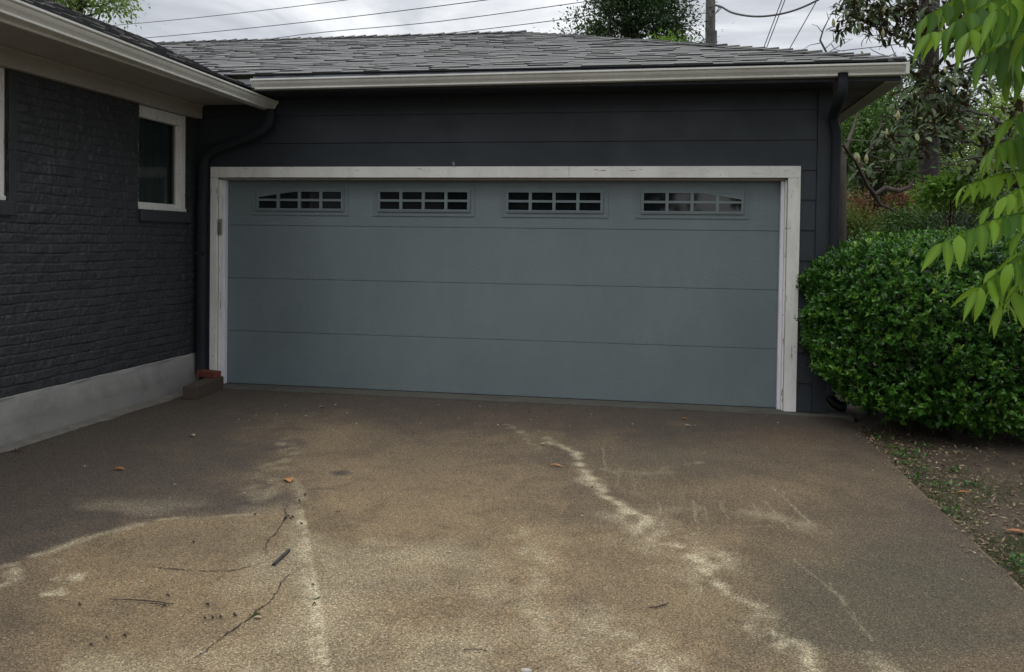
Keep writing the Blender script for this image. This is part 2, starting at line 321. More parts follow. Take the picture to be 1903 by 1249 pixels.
def masks(X, Y):
    wx = X+(fbm(X, Y, 7, 3)-.5)*.10; wy = Y+(fbm(X, Y, 7, 9)-.5)*.10
    PX, PY = pix(np.stack([wx, wy, np.zeros_like(X)], -1).reshape(-1, 3)); PX = PX.reshape(X.shape); PY = PY.reshape(X.shape)
    p = np.zeros_like(X); n1 = fbm(X, Y, 5, 21); n2 = fbm(X, Y, 14, 31)
    def streak(pts, wid, k, sharp=1.5, thr=.25):
        nonlocal p
        P = g2(pts); d = polydist(wx, wy, P, wid); p = np.maximum(p, k*np.exp(-d**sharp)*np.clip((n2-thr)*2.6, 0, 1.2))
    streak([(1040, 826), (1062, 838), (1078, 860), (1100, 898), (1150, 935), (1190, 965), (1220, 1000), (1250, 1015), (1300, 1040), (1330, 1080), (1345, 1105), (1365, 1112), (1400, 1125), (1440, 1170), (1490, 1215), (1515, 1249)],
           [.02, .035, .035, .045, .035, .06, .075, .03, .075, .035, .03, .03, .035, .065, .03, .04], 1.05)
    streak([(1010, 812), (1045, 830)], [.04, .04], .6); streak([(945, 790), (975, 812), (1000, 835)], [.05, .05, .04], .35)
    streak([(1240, 985), (1330, 1050), (1345, 1030)], [.09, .12, .06], .55); streak([(1150, 960), (1200, 1010)], [.1, .1], .5)
    streak([(1100, 1150), (1180, 1190), (1250, 1249)], [.1, .12, .12], .55); streak([(985, 1000), (1000, 1100), (1020, 1249)], [.13, .10, .08], .45)
    streak([(1380, 950), (1440, 960), (1530, 985)], [.08, .1, .08], .35); streak([(1120, 870), (1180, 880), (1290, 860)], [.08, .08, .08], .25)
    streak([(1620, 1225), (1650, 1249)], [.06, .06], .6); streak([(1060, 1190), (1110, 1249)], [.15, .15], .4)
    streak([(75, 1030), (150, 1006), (250, 975), (350, 962), (480, 956), (562, 951)], [.03, .04, .028, .02, .018, .025], .50, 1.3, .12)
    streak([(530, 815), (535, 850), (490, 905), (480, 940)], [.06, .08, .10, .14], .32); streak([(548, 890), (560, 950)], [.03, .07], .5)
    streak([(85, 1103), (95, 1100)], [.045, .05], 1.0, 4, .1); streak([(100, 1075), (140, 1072)], [.03, .025], .7, 3, .1); streak([(15, 1050), (25, 1078), (15, 1088)], [.05, .04, .04], .6, 3, .2); streak([(95, 1040), (115, 1043)], [.03, .03], .5, 3, .2)
    streak([(385, 1249), (600, 1249)], [.25, .2], .45)
    # straight form line with a sharp right edge
    P = g2([(561, 945), (575, 1020), (588, 1090), (600, 1160), (610, 1249)])
    xs_ = np.interp(-Y, [-q[1] for q in P][::1], [q[0] for q in P]); dd = xs_-X; yl = P[0][1]
    e = np.where(dd > 0, np.exp(-(dd/.085)**1.4), np.exp(-(dd/.012)**2))*(1/(1+np.exp((Y-yl)/.02)))
    p = np.maximum(p, .98*e*np.clip((n2-.0)*1.7, .3, 1.1)); p = np.maximum(p, .42*np.exp(-np.clip(dd, 0, 9)/.5)*(dd > 0)*(Y < yl)*n1)
    p = np.maximum(p, np.clip((fbm(X, Y, 1.6, 77)-.50)*2.2, 0, .4)*(Y < -2.6)*(1/(1+np.exp((935-PY)/12.)))*(PX > 120)*(PX < 1300))
    # scratches
    for a_, b_, k in (((1120, 830), (1126, 875), .4), ((1150, 868), (1148, 905), .3), ((1178, 888), (1180, 912), .35), ((1225, 935), (1232, 975), .45), ((1290, 930), (1300, 985), .5), ((1310, 940), (1316, 975), .35), ((1338, 932), (1352, 965), .4),
                      ((1400, 935), (1412, 958), .5), ((1420, 930), (1470, 985), .5), ((1435, 905), (1510, 975), .55), ((1470, 1035), (1560, 1110), .45), ((1560, 1110), (1620, 1190), .4), ((1510, 1050), (1600, 1150), .28), ((1190, 885), (1185, 900), .3), ((1240, 955), (1320, 965), .25)):
        P = g2([a_, b_]); d = polydist(X+(n1-.5)*.02, Y, P, [.007, .007]); p = np.maximum(p, k*np.exp(-d**2)*np.clip(n2*1.8, .3, 1))
    # dark, damp side towards the house and the door
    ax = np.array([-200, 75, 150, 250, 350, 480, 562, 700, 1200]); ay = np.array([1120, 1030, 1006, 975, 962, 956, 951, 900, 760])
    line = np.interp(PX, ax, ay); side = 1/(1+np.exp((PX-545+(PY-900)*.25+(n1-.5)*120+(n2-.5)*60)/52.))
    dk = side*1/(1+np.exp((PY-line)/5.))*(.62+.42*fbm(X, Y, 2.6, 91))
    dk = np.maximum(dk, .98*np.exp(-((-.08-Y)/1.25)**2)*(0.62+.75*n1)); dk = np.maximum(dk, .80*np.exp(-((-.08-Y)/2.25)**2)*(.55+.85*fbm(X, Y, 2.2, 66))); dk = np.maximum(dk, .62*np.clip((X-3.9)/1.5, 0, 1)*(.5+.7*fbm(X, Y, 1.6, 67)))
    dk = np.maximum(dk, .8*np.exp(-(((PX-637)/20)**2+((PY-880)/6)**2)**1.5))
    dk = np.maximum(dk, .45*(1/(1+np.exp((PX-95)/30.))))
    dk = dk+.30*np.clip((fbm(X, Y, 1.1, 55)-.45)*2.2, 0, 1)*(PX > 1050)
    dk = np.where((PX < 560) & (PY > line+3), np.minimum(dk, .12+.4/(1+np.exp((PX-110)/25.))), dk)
    ms = 1.5*np.exp(-(((PX-1650)/260)**2+((PY-1130)/120)**2))+.65*np.exp(-(((PX-1240)/170)**2+((PY-860)/45)**2))+.45*np.exp(-(((PX-380)/240)**2+((PY-1010)/60)**2))+.3*np.exp(-(((PX-1160)/120)**2+((PY-1110)/60)**2))
    ru = .9*np.exp(-(((PX-1470)/130)**2+((PY-815)/25)**2))+.5*np.exp(-(((PX-1000)/260)**2+((PY-775)/22)**2))+.4*np.exp(-(((PX-1400)/200)**2+((PY-930)/60)**2))
    return p, np.clip(dk, 0, 1), ms, ru
xs = np.arange(-.04, 5.5001, .0115); ys = np.arange(-5.3, -.079, .0125)
Xg, Yg = np.meshgrid(xs, ys); mk = masks(Xg, Yg)
edge = lambda X, Y: np.where(X > 5.49, -.006*vnoise(X, Y, 25, 5), 0)
EDGEX = lambda X, Y: X+np.where(X > 5.485, (fbm(X, Y, 16, 88, 3)-.62)*.030, 0)
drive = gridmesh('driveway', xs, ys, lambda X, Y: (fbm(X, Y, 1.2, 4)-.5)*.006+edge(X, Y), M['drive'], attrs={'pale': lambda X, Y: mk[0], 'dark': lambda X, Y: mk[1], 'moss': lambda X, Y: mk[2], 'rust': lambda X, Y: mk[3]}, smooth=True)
tag(drive, kind='structure')
q = MB(); q.box(-.04, 5.5, -22, -5.3, -.12, .0); q.box(-.04, 5.5, -5.3, -.1, -.12, -.012); q.build('slab', M['drive'], drive)
q = MB(); q.poly([(5.482, -5.3, -.006), (5.482, -5.3, -.1), (5.482, -.08, -.1), (5.482, -.08, -.006)]); q.build('slab_side', M['drive'], drive)
def ribbon(mb, pts, w, z, jit=.008, step=.012):
    pts = [np.array(p[:2]) for p in pts]; out = []
    for a, b in zip(pts, pts[1:]):
        n_ = max(1, int(np.linalg.norm(b-a)/step)); out += [a+(b-a)*i/n_ for i in range(n_)]
    out.append(pts[-1]); out = np.array(out); k = len(out)
    off = np.cumsum(rng.normal(0, jit*.5, (k, 2)), 0); off -= np.linspace(0, 1, k)[:, None]*off[-1]; out = out+off*.6+rng.normal(0, jit*.18, (k, 2))
    for i in range(k-1):
        d = out[i+1]-out[i]; d /= np.linalg.norm(d)+1e-9; nn = np.array([-d[1], d[0]]); wa = w*(.35+.9*random.random())*min(1, 4*(i+1)/k, 4*(k-i)/k)
        mb.poly([(*(out[i]-nn*wa), z), (*(out[i+1]-nn*wa), z), (*(out[i+1]+nn*wa), z), (*(out[i]+nn*wa), z)])
for pts, w in (([(235, 1049), (300, 1055), (350, 1059), (400, 1061), (440, 1060), (470, 1053), (504, 1042)], .0028),
               ([(540, 928), (530, 948), (536, 958), (522, 972), (514, 988), (502, 1000), (496, 1020), (505, 1040)], .0022),
               ([(600, 1034), (590, 1046), (565, 1055), (540, 1068), (524, 1085), (520, 1100), (505, 1118), (480, 1137), (470, 1150), (440, 1168), (400, 1193), (370, 1215), (322, 1249)], .0024),
               ([(570, 1117), (585, 1115), (597, 1109)], .003)):
    q = MB(); ribbon(q, g2(pts), w, .0045); o = q.build('crack', M['crack'], drive)
# mortar fillet along the foot of the plinth
q = MB(); n_ = 150
for i in range(n_):
    y0, y1 = -3.4+i*3.0/n_, -3.4+(i+1)*3.0/n_; f0 = .02+.11*float(fbm(np.array([y0]), np.array([0.]), 3., 71)[0])*(1 if y0 > -2.7 else .8)
    if i == 0: fp = f0
    q.poly([(-.075, y0, .016), (-.04+fp, y0, .004), (-.04+f0, y1, .004), (-.075, y1, .016)]); fp = f0
q.build('mortar_fillet', M['mortar'], drive)
# soil beside the drive
def soilz(X, Y): return -.035+(fbm(X, Y, 2.2, 8)-.5)*.05+(fbm(X, Y, 14, 18)-.5)*.022-.0*X
soil = gridmesh('soil', np.concatenate([np.arange(5.5, 8.5, .03), np.arange(8.5, 22, .5)]), np.concatenate([np.arange(-9, 1, .04), np.arange(1, 30, .5)]), soilz, M['soil'], smooth=True); tag(soil, kind='structure')
# ------------------------------------------------------------------ leaves
def leaves(P, D, Nn, Ln, Wd, fold=.25):
    """small folded leaves: P base, D direction, Nn normal; returns verts (n*4) and tris"""
    D = D/np.linalg.norm(D, axis=1, keepdims=True); Sd = np.cross(D, Nn); Sd /= np.linalg.norm(Sd, axis=1, keepdims=True)+1e-9
    Nn = np.cross(Sd, D); Ln = Ln[:, None]; Wd = Wd[:, None]
    a = P; b = P+D*Ln*.5+Sd*Wd*.5+Nn*Wd*fold; c = P+D*Ln; d = P+D*Ln*.5-Sd*Wd*.5+Nn*Wd*fold
    V = np.stack([a, b, c, d], 1).reshape(-1, 3); i = np.arange(len(P))*4
    return V, np.concatenate([np.stack([i, i+1, i+2], -1), np.stack([i, i+2, i+3], -1)])
def rvec(n): v = rng.normal(size=(n, 3)); return v/np.linalg.norm(v, axis=1, keepdims=True)
def blades(P, D, U, Ln, Wd, prof, bend, seg=6, cup=.18, tip=0.):
    """long leaves with a midrib: n x (seg+1) x 3 verts. D dir, U up-ish normal, bend droop per unit"""
    n = len(P); D = D/np.linalg.norm(D, axis=1, keepdims=True); Sd = np.cross(D, U); Sd /= np.linalg.norm(Sd, axis=1, keepdims=True)+1e-9; U = np.cross(Sd, D)
    V = np.zeros((n, seg+1, 3, 3)); pos = P.copy(); ang = np.zeros(n)
    for j in range(seg+1):
        t = j/seg; w = (Wd*np.interp(t, *prof))[:, None]; dd = D*np.cos(ang)[:, None]-U*np.sin(ang)[:, None]; uu = U*np.cos(ang)[:, None]+D*np.sin(ang)[:, None]
        V[:, j, 1] = pos; V[:, j, 0] = pos-Sd*w*.5+uu*w*cup; V[:, j, 2] = pos+Sd*w*.5+uu*w*cup
        pos = pos+dd*(Ln/seg)[:, None]; ang = ang+bend/seg
    base = (np.arange(n)*(seg+1)*3)[:, None]; fs = []
    for j in range(seg):
        for k in (0, 1): fs.append(base+np.array([[j*3+k, j*3+k+1, (j+1)*3+k+1, (j+1)*3+k]]))
    return V.reshape(-1, 3), np.concatenate(fs)
MAGP = ([0, .12, .45, .75, .93, 1], [.08, .55, 1, .85, .35, .0]); PECP = ([0, .08, .3, .55, .8, 1], [.05, .55, 1, .8, .38, .0])
# ------------------------------------------------------------------ HOUSE (left wing)
XW = -.13
house = empty('house', (-3, -3, 0), 'dark charcoal painted brick house wing on the left with white eaves', 'house')
# brick face as relief
CO, BL_, Z0 = .0665, .205, .306
yy = np.arange(-6.5, .0001, .0066); zz = np.arange(Z0, 2.4501, .0048)
YG, ZG = np.meshgrid(yy, zz); wob = (fbm(YG, ZG, 1.1, 40)-.5)*.022+(fbm(YG, ZG, 6, 43)-.5)*.016
cz = (ZG-Z0+wob)/CO; ci = np.floor(cz).astype(int); fz = cz-ci
ch = np.random.default_rng(3).random((64, 64)); shift = (ci % 2)*.5+ch[ci % 64, 0]*.22
cy_ = YG/BL_+shift+30; bi = np.floor(cy_).astype(int); fy = cy_-bi
hz = np.clip(np.minimum(fz, 1-fz)*CO/.011, 0, 1); hy = np.clip(np.minimum(fy, 1-fy)*BL_/.010, 0, 1)
prof = np.sqrt(np.clip(1-(1-hz)**2, 0, 1))*(.45+.55*np.sqrt(np.clip(1-(1-hy)**2, 0, 1)))
per = ch[ci % 64, bi % 64]; tilt = (ch[(ci+7) % 64, (bi+13) % 64]-.5)
rel = prof*(.010+.007*per)+prof*tilt*(fz-.5)*.012+(fbm(YG, ZG, 13, 50, 3)-.5)*.016+(fbm(YG, ZG, 50, 60, 2)-.5)*.007
V = np.stack([np.full_like(YG, XW)-.014+rel, YG, ZG], -1).reshape(-1, 3)
nx = len(yy); i = (np.arange(nx-1)[None, :]+np.arange(len(zz)-1)[:, None]*nx); yc = yy[:-1]+.0033; zc = zz[:-1]+.0024; YC, ZC = np.meshgrid(yc, zc)
win1 = (-.872, -.165); win0 = (-3.6, -2.268); WZ = 1.583
keep = ~(((YC > win1[0]) & (YC < win1[1]) & (ZC > WZ)) | ((YC > win0[0]) & (YC < win0[1]) & (ZC > WZ-.01)))
i = i[keep].ravel(); npmesh('brick_wall', V, np.stack([i, i+1, i+1+nx, i+nx], -1), M['brick'], house, smooth=True)
q = MB(); q.box(-5.4, XW-.03, -8.5, -3.62, Z0, 2.6); q.box(-5.4, -.9, -3.62, 2, Z0, 2.6); q.box(-.899, XW-.03, -3.62, -.9, Z0, WZ-.012); q.box(-.899, XW-.03, -.899, .03, Z0, WZ-.004); q.box(-.899, XW-.021, -8.5, .03, 2.441, 2.555)
q.box(-.899, XW-.03, -2.266, -.874, WZ-.01, 2.44); q.box(-.899, XW-.03, -.163, .03, WZ-.003, 2.44)
q.box(XW-.03, XW+.001, -8.5, -6.5, Z0, 2.45)
q.build('inner_wall', M['brick'], house)
for a, b_ in ((win1[0], 'l'), (win1[1], 'r'), (win0[1], 'r')):
    q = MB()
    if b_ == 'l': q.box(XW-.12, XW-.006, a-.012, a, WZ-.002, 2.44)
    else: q.box(XW-.12, XW-.006, a, a+.012, WZ-.002, 2.44)
    q.build('reveal', M['brick'], house)
q = MB(); q.box(XW-.02, XW+.006, -2.256, -2.185, WZ-.1, 2.43); q.build('reveal_strip', M['brick'], house, bevel=.004)
# plinth
ys_ = np.arange(-6.6, .001, .02); q = MB()
zs = [-.1, -.02, .05, .12, .2, .28, .302, .306]
def plx(y, z): return XW+.004+(.045*(1-max(z, 0)/.3)**2.2 if z < .3 else 0)+(.006*(math.sin(y*7+z*9)+math.sin(y*17)*.5) if z < .29 else 0)-(0.004 if z > .303 else 0)
for a, b_ in zip(ys_, ys_[1:]):
    for z0, z1 in zip(zs, zs[1:]): q.poly([(plx(a, z0), a, z0), (plx(b_, z0), b_, z0), (plx(b_, z1), b_, z1), (plx(a, z1), a, z1)])
    q.poly([(plx(a, .306), a, .306), (plx(b_, .306), b_, .306), (XW-.03, b_, .308), (XW-.03, a, .308)])
q.box(-5.4, XW-.03, -8.5, 0, -.1, Z0-.001); q.box(XW-.03, XW+.03, -8.5, -6.6, -.1, Z0)
q.build('plinth', M['plinth'], house)
# windows
def hwindow(y0, y1, lab):
    f = MB(); xo = XW-.035
    f.box(xo-.045, xo, y0, y0+.045, WZ, 2.43); f.box(xo-.045, xo+.018, y1-.062, y1-.001, WZ, 2.43)
    f.box(xo-.045, xo+.012, y0+.046, y1-.063, 2.335, 2.43)
    f.box(xo-.06, xo+.030, y0+.001, y1-.001, WZ-.001, WZ+.028)
    w = f.build('window', M['trim_v'], house, bevel=.003); w['label'] = lab
    s = MB(); s.box(xo-.05, xo-.012, y0+.046, y1-.063, WZ+.029, WZ+.060); s.box(xo-.05, xo-.014, y1-.092, y1-.064, WZ+.061, 2.334); s.box(xo-.05, xo-.014, y0+.046, y0+.07, WZ+.061, 2.334)
    s.build('sash', M['trim_v'], w, bevel=.002)
    p = MB(); p.poly([(xo-.032, y0+.07, WZ+.06), (xo-.032, y1-.092, WZ+.06), (xo-.032, y1-.092, 2.336), (xo-.032, y0+.07, 2.336)]); p.build('pane', M['glass'], w)
    c = MB(); n_ = 40
    for k in range(n_):
        a = y0+.05+(y1-y0-.1)*k/n_; b2 = y0+.05+(y1-y0-.1)*(k+1)/n_; o0, o1 = (.012*math.sin(t*55) for t in (a, b2))
        c.poly([(xo-.075+o0, a, WZ+.03), (xo-.075+o1, b2, WZ+.03), (xo-.075+o1, b2, 2.4), (xo-.075+o0, a, 2.4)])
    c.build('curtain', M['curtain'], w, smooth=True)
    b_ = MB(); b_.box(XW-.045, XW+.030, y0+.0, y1+.035, WZ-.100, WZ-.004); b_.build('brick_sill', M['brick'], w, bevel=.008)
hwindow(*win1, 'white framed window near the garage corner'); hwindow(*win0, 'white framed window at the left edge')
# frieze, soffit, fascia, gutter
q = MB(); q.box(XW-.02, XW+.045, -8.6, .006, 2.432, 2.556); q.box(XW+.045, XW+.062, -8.6, .0, 2.535, 2.5555); q.build('frieze_board', M['soffit'], house, bevel=.004)
q = MB(); q.box(XW-.01, .525, -8.9, .0, 2.556, 2.572); q.build('soffit', M['soffit'], house)
q = MB(); q.box(.525, .545, -8.9, -.008, 2.50, 2.645); q.build('fascia', M['gutter'], house)
GP = [(0, .070), (0, 0), (.060, 0), (.067, .004), (.067, .012), (.063, .017), (.072, .028), (.086, .042), (.094, .055), (.096, .066), (.108, .069), (.111, .073), (.111, .084), (.106, .086), (.100, .083), (.098, .074), (.05, .070)]
def gutter(A, B, X, parent, lab=None):
    A, B = np.array(A), np.array(B); q = MB(); n_ = 14
    for k in range(n_):
        pass
    q.prism(GP, A, B, X, (0, 0, 1)); 
    e = .004; d = (B-A)/np.linalg.norm(B-A)
    q.prism([(-.001, -.003), (.07, -.003), (.074, .012), (.09, .036), (.100, .055), (.115, .066), (.115, .089), (-.001, .089)], B-d*.004, B+d*.004, X, (0, 0, 1))
    q.prism([(-.001, -.003), (.07, -.003), (.074, .012), (.09, .036), (.100, .055), (.115, .066), (.115, .089), (-.001, .089)], A-d*.004, A+d*.004, X, (0, 0, 1))
    return q.build('gutter', M['gutter'], parent)
gutter((.546, -8.9, 2.58), (.546, -.02, 2.493), (1, 0, 0), house)
# downspout from the house gutter into the corner
DS = [at(503, 203, 1, -.12), at(503, 216, 1, -.12), at(500, 228, 1, -.115), at(491, 240, 1, -.11), at(470, 251, 1, -.10), at(425, 268, 1, -.075), at(395, 280, 1, -.06), at(382, 291, 1, -.05), at(378, 308, 1, -.05), (-.055, -.05, 1.6), (-.055, -.05, .35), (-.055, -.05, .14)]
q = MB(); q.tube(DS, .04, 14, flat=(.040, .035)); q.build('downspout', M['downspout'], house, smooth=True)
q = MB(); q.box(-.097, -.003, -.088, -.084, 1.2, 1.23); q.build('downspout_strap', M['downspout'], house)
# ------------------------------------------------------------------ shingle roofs
def roofplane(mb, O, E, U, nlen, urange, course=.128, seed=1, first=-.02, th=(.0055, .0075, .011, .0145)):
    ths = th
    r_ = random.Random(seed); O, E, U = map(np.array, (O, E, U)); Nn = np.cross(E, U); Nn = Nn if Nn[2] > 0 else -Nn
    k = 0; v = first
    while v < nlen:
        v1 = min(v+course+.05, nlen); u0, u1 = urange(max(v, 0)); u = u0-r_.random()*.25
        while u < u1:
            w = r_.choice([.12, .15, .18, .22, .27, .33])*(.85+.3*r_.random()); a = max(u, u0); b_ = min(u+w, u1); u += w
            if b_-a < .02: continue
            th = r_.choice(ths); t = min(1, max(0, r_.gauss(.5, .07)+(.03 if th > .01 else -.03))); n = len(mb.v); sk = r_.uniform(-.004, .004)
            P = [(a, v+sk, th), (b_, v+sk, th), (b_, v1, th*.25), (a, v1, th*.25), (a, v+sk, -.004), (b_, v+sk, -.004)]
            P += [P[0], P[1]]
            mb.v += [tuple(O+E*p[0]+U*p[1]+Nn*p[2]) for p in P]; mb.t += [t, t, t, t, 0, 0, 0, 0]
            mb.f += [(n, n+1, n+2, n+3), (n+4, n+5, n+7, n+6), (n+4, n, n+3), (n+5, n+2, n+1)]
        v += course; k += 1
def ridgecaps(mb, A, B, wl, wr, exp_=.145, seed=1, w=.14):
    r_ = random.Random(seed); A, B, wl, wr = map(lambda p: np.array(p, float), (A, B, wl, wr)); Lr = np.linalg.norm(B-A); d = (B-A)/Lr; up = np.array([0, 0, 1.]); s_ = 0
    while s_ < Lr:
        h0 = .020+.012*r_.random(); h1 = .006; e_ = min(s_+exp_*1.5, Lr); t = min(1, max(0, r_.gauss(.3, .2))); n = len(mb.v)
        a, b_ = A+d*s_, A+d*e_; wob = r_.uniform(-.008, .008)
        P = [a+up*h0, a+up*h0*.8+wl*(w+wob), a+up*h0*.8+wr*w, b_+up*h1, b_+up*h1+wl*(w+wob), b_+up*h1+wr*w, a-up*.01, a-up*.01+wl*w, a-up*.01+wr*w]
        mb.v += [tuple(p) for p in P]; mb.t += [t]*6+[0]*3
        mb.f += [(n, n+3, n+4, n+1), (n, n+2, n+5, n+3), (n+6, n, n+1, n+7), (n+6, n+8, n+2, n)]; s_ += exp_
s2 = .3990; nU = math.hypot(1, s2); EZ = 2.6195; RZ = EZ+s2*3.145
q = MB(); Uh = (-1/nU, 0, s2/nU)
hipv = lambda v: (-8.9+v/nU, 3.06 if v/nU > 3.05 else min(3.06, 0.0+ (v/nU)*1.02))
roofplane(q, (.625, 0, EZ), (0, 1, 0), Uh, 3.145*nU, hipv, seed=5, th=(.006, .008, .011, .014))
q.poly([(.60, -8.9, EZ-.006), (.60, .0, EZ-.006), (-2.52, 3.06, RZ-.006), (-2.52, -5.78, RZ-.006)], .2)
q.poly([(-5.64, -8.9, EZ), (-2.52, -5.78, RZ-.006), (-2.52, 3.06, RZ-.006), (-5.64, 3.06, EZ)], .4)
q.poly([(-5.64, -8.9, EZ), (.60, -8.9, EZ), (-2.52, -5.78, RZ-.006)], .4); q.poly([(-5.64, 3.06, EZ), (-2.52, 3.06, RZ-.006), (-2.52, 3.06, EZ)], .3)
q.poly([(.60, -8.9, EZ-.012), (-5.64, -8.9, EZ-.012), (-5.64, 3.06, EZ-.012), (-2.5, 3.06, EZ-.012), (-.2, 0., EZ-.012), (.6, .0, EZ-.012)], .0)
ridgecaps(q, (-2.52, -5.78, RZ), (-2.52, 3.06, RZ), (-1/nU, 0, -s2/nU), (1/nU, 0, -s2/nU), seed=2)
ridgecaps(q, (.6, -8.9, EZ), (-2.52, -5.78, RZ), (-.7, -.7, -.0), (.7, .7, -.0), seed=3)
q.build('roof', M['shingle'], house, tint=True)
# ------------------------------------------------------------------ GARAGE
garage = empty('garage', (2.6, 3, 0), 'attached two car garage with dark siding, white trimmed opening and grey shingle roof', 'garage')
s1 = .330; nG = math.hypot(1, s1); GX, GY, GZ = 5.79, -.41, 2.742; T = 3.06-GY; GR = GZ+s1*T
q = MB(); Ug = (0, 1/nG, s1/nG)
def gr(v):
    t = v/nG; z = GZ+s1*t; xv = .625-(z-EZ)/s2
    return (max(xv-.12, -2.6) if t > .12 else .36, GX-t)
roofplane(q, (0, GY, GZ), (1, 0, 0), Ug, T*nG, gr, seed=9)
q.poly([(.3, GY, GZ-.006), (GX, GY, GZ-.006), (GX-T, 3.06, GR-.006), (-2.7, 3.06, GR-.006)], .2)
q.poly([(GX, GY, GZ), (GX, 3.06+T, GZ), (GX-T, 3.06, GR-.006)], .4); q.poly([(GX, 3.06+T, GZ), (-2.7, 3.06+T, GZ), (-2.7, 3.06, GR-.006), (GX-T, 3.06, GR-.006)], .4)
ridgecaps(q, (GX, GY, GZ+.004), (GX-T, 3.06, GR), (-.93, -.2, -.10), (.2, .93, -.32), seed=4)
ridgecaps(q, (GX-T+.06, 3.06, GR+.005), (-2.6, 3.06, GR), (0, -1/nG, -s1/nG), (0, 1/nG, -s1/nG), seed=6)
q.build('roof', M['shingle'], garage, tint=True)
# siding
q = MB(); ZL = [.02, .25, .497, .742, .99, 1.237, 1.483, 1.727, 1.965, 2.207, 2.45, 2.69]
for z0, z1 in zip(ZL, ZL[1:]):
    for xa, xb in ([(-.17, 5.25)] if z1 > 2.0 else [(-.17, .03), (5.09, 5.25)]):
        z0_ = z0 if not (z0 < 2.0 < z1 and False) else 2.0
        n = len(q.v); q.v += [(xa, .008, z0_+.002), (xb, .008, z0_+.002), (xb, .020, z1+.01), (xa, .020, z1+.01), (xa, .030, z0_+.002), (xb, .030, z0_+.002)]; q.t += [.5]*6
        q.f += [(n, n+1, n+2, n+3), (n+4, n+5, n+1, n)]
q.build('siding', M['siding'], garage)
q = MB(); q.box(-.2, 0.064, .031, .12, 0, 2.7); q.box(5.031, 5.33, .031, .12, 0, 2.7); q.box(.064, 5.031, .031, .12, 1.904, 2.7); q.box(5.33, 5.345, .031, 6.2, -.05, 2.62); q.box(-.13, 5.33, 6.1, 6.2, -.05, 2.7); q.box(-.13, 5.33, .20, .22, .0, 2.6); q.build('wall', M['siding'], garage)
q = MB(); q.box(5.252, 5.352, -.004, .03, .02, 2.66); q.box(5.346, 5.364, -.004, .09, .02, 2.66); q.build('corner_board', M['siding'], garage, bevel=.003)
# eaves
q = MB(); q.box(.36, GX-.13, -.354, .0, 2.600, 2.612); q.box(5.353, GX-.13, .0, 6.5, 2.600, 2.612); q.build('soffit', M['navy'], garage)
q = MB(); q.box(.62, GX-.02, -.375, -.355, 2.598, 2.722); q.build('fascia', M['navy'], garage)
q = MB(); q.box(.30, .619, -.377, -.355, 2.606, 2.700); q.box(.25, .619, -.392, -.378, 2.660, 2.704); o = q.build('fascia', M['grey_fascia'], garage, bevel=.002); o['label'] = 'pale grey fascia end beside the gutter'
q = MB(); q.poly([(.62, -.376, 2.722), (GX-.02, -.376, 2.722), (GX-.02, -.452, 2.694), (.62, -.452, 2.682)]); q.poly([(.62, -.41, 2.727), (GX, -.41, 2.727), (GX, -.425, 2.700), (.62, -.425, 2.690)]); q.build('drip_edge', paint('drip_metal', (.085, .095, .115), None, .5), garage)
GQ = [(a*.86, b_*.97) for a, b_ in GP]
q = MB(); q.prism(GQ, (.63, -.376, 2.608), (GX-.005, -.376, 2.630), (0, -1, 0), (0, 0, 1)); q.prism([(-.001, -.003), (.06, -.003), (.064, .012), (.08, .036), (.088, .055), (.1, .066), (.1, .086), (-.001, .086)], (.626, -.376, 2.608), (.631, -.376, 2.608), (0, -1, 0), (0, 0, 1))
# side gutter along the right eave
q.prism(GQ, (GX-.10, -.376, 2.630), (GX-.10, 6.4, 2.640), (1, 0, 0), (0, 0, 1))
q.box(GX-.012, GX+.012, -.478, -.37, 2.628, 2.715)
q.build('gutter', M['gutter'], garage)
q = MB(); q.box(GX-.129, GX-.0, -.354, 6.4, 2.590, 2.628); q.build('side_fascia', paint('side_fascia_paint', (.30, .29, .26), None, .6), garage)
# right downspout
q = MB(); q.tube([at(1566, 136, 1, -.42), at(1566, 150, 1, -.42), at(1566, 166, 1, -.42), at(1564, 178, 1, -.39), at(1557, 194, 1, -.25), at(1551, 211, 1, -.09), at(1548.5, 222, 1, -.035), (5.389, -.03, 2.25), (5.389, -.03, 1.2), (5.389, -.03, .30), (5.389, -.03, .17)], .04, 14, flat=(.037, .036)); q.build('downspout', M['downspout'], garage, smooth=True)
# trim
q = MB(); q.box(0, 3.262, 0, .035, 1.903, 1.998); q.build('door_trim', M['trim'], garage, bevel=.002)
q = MB(); q.box(3.264, 5.13, .0005, .035, 1.9035, 1.998); q.build('door_trim', M['trim'], garage, bevel=.002)
q = MB(); q.box(0, .064, 0, .035, .017, 1.902); q.build('door_trim', M['trim_v'], garage, bevel=.002)
q = MB(); q.box(5.033, 5.13, 0, .035, .017, 1.902); q.build('door_trim', M['trim_v'], garage, bevel=.002)
q = MB(); q.box(.030, .0635, .036, .119, .017, 1.90); q.box(.0637, .086, .037, .118, .017, 1.885); q.build('jamb', M['trim_v'], garage, bevel=.002)
q = MB(); q.box(5.034, 5.07, .036, .119, .017, 1.90); q.box(5.018, 5.0335, .037, .118, .017, 1.885); q.build('jamb', M['trim_v'], garage, bevel=.002)
q = MB(); q.box(.064, 5.033, .036, .119, 1.905, 1.93); q.box(.0635, 5.0335, .055, .118, 1.8855, 1.904); q.build('head_jamb', M['soffit'], garage, bevel=.002)
q = MB(); q.box(.0862, .110, .066, .124, .017, 1.881); q.build('weather_strip', M['vinyl'], garage, bevel=.004); q = MB(); q.box(4.988, 5.0178, .066, .124, .016, 1.881); q.build('weather_strip', M['vinyl'], garage, bevel=.004)
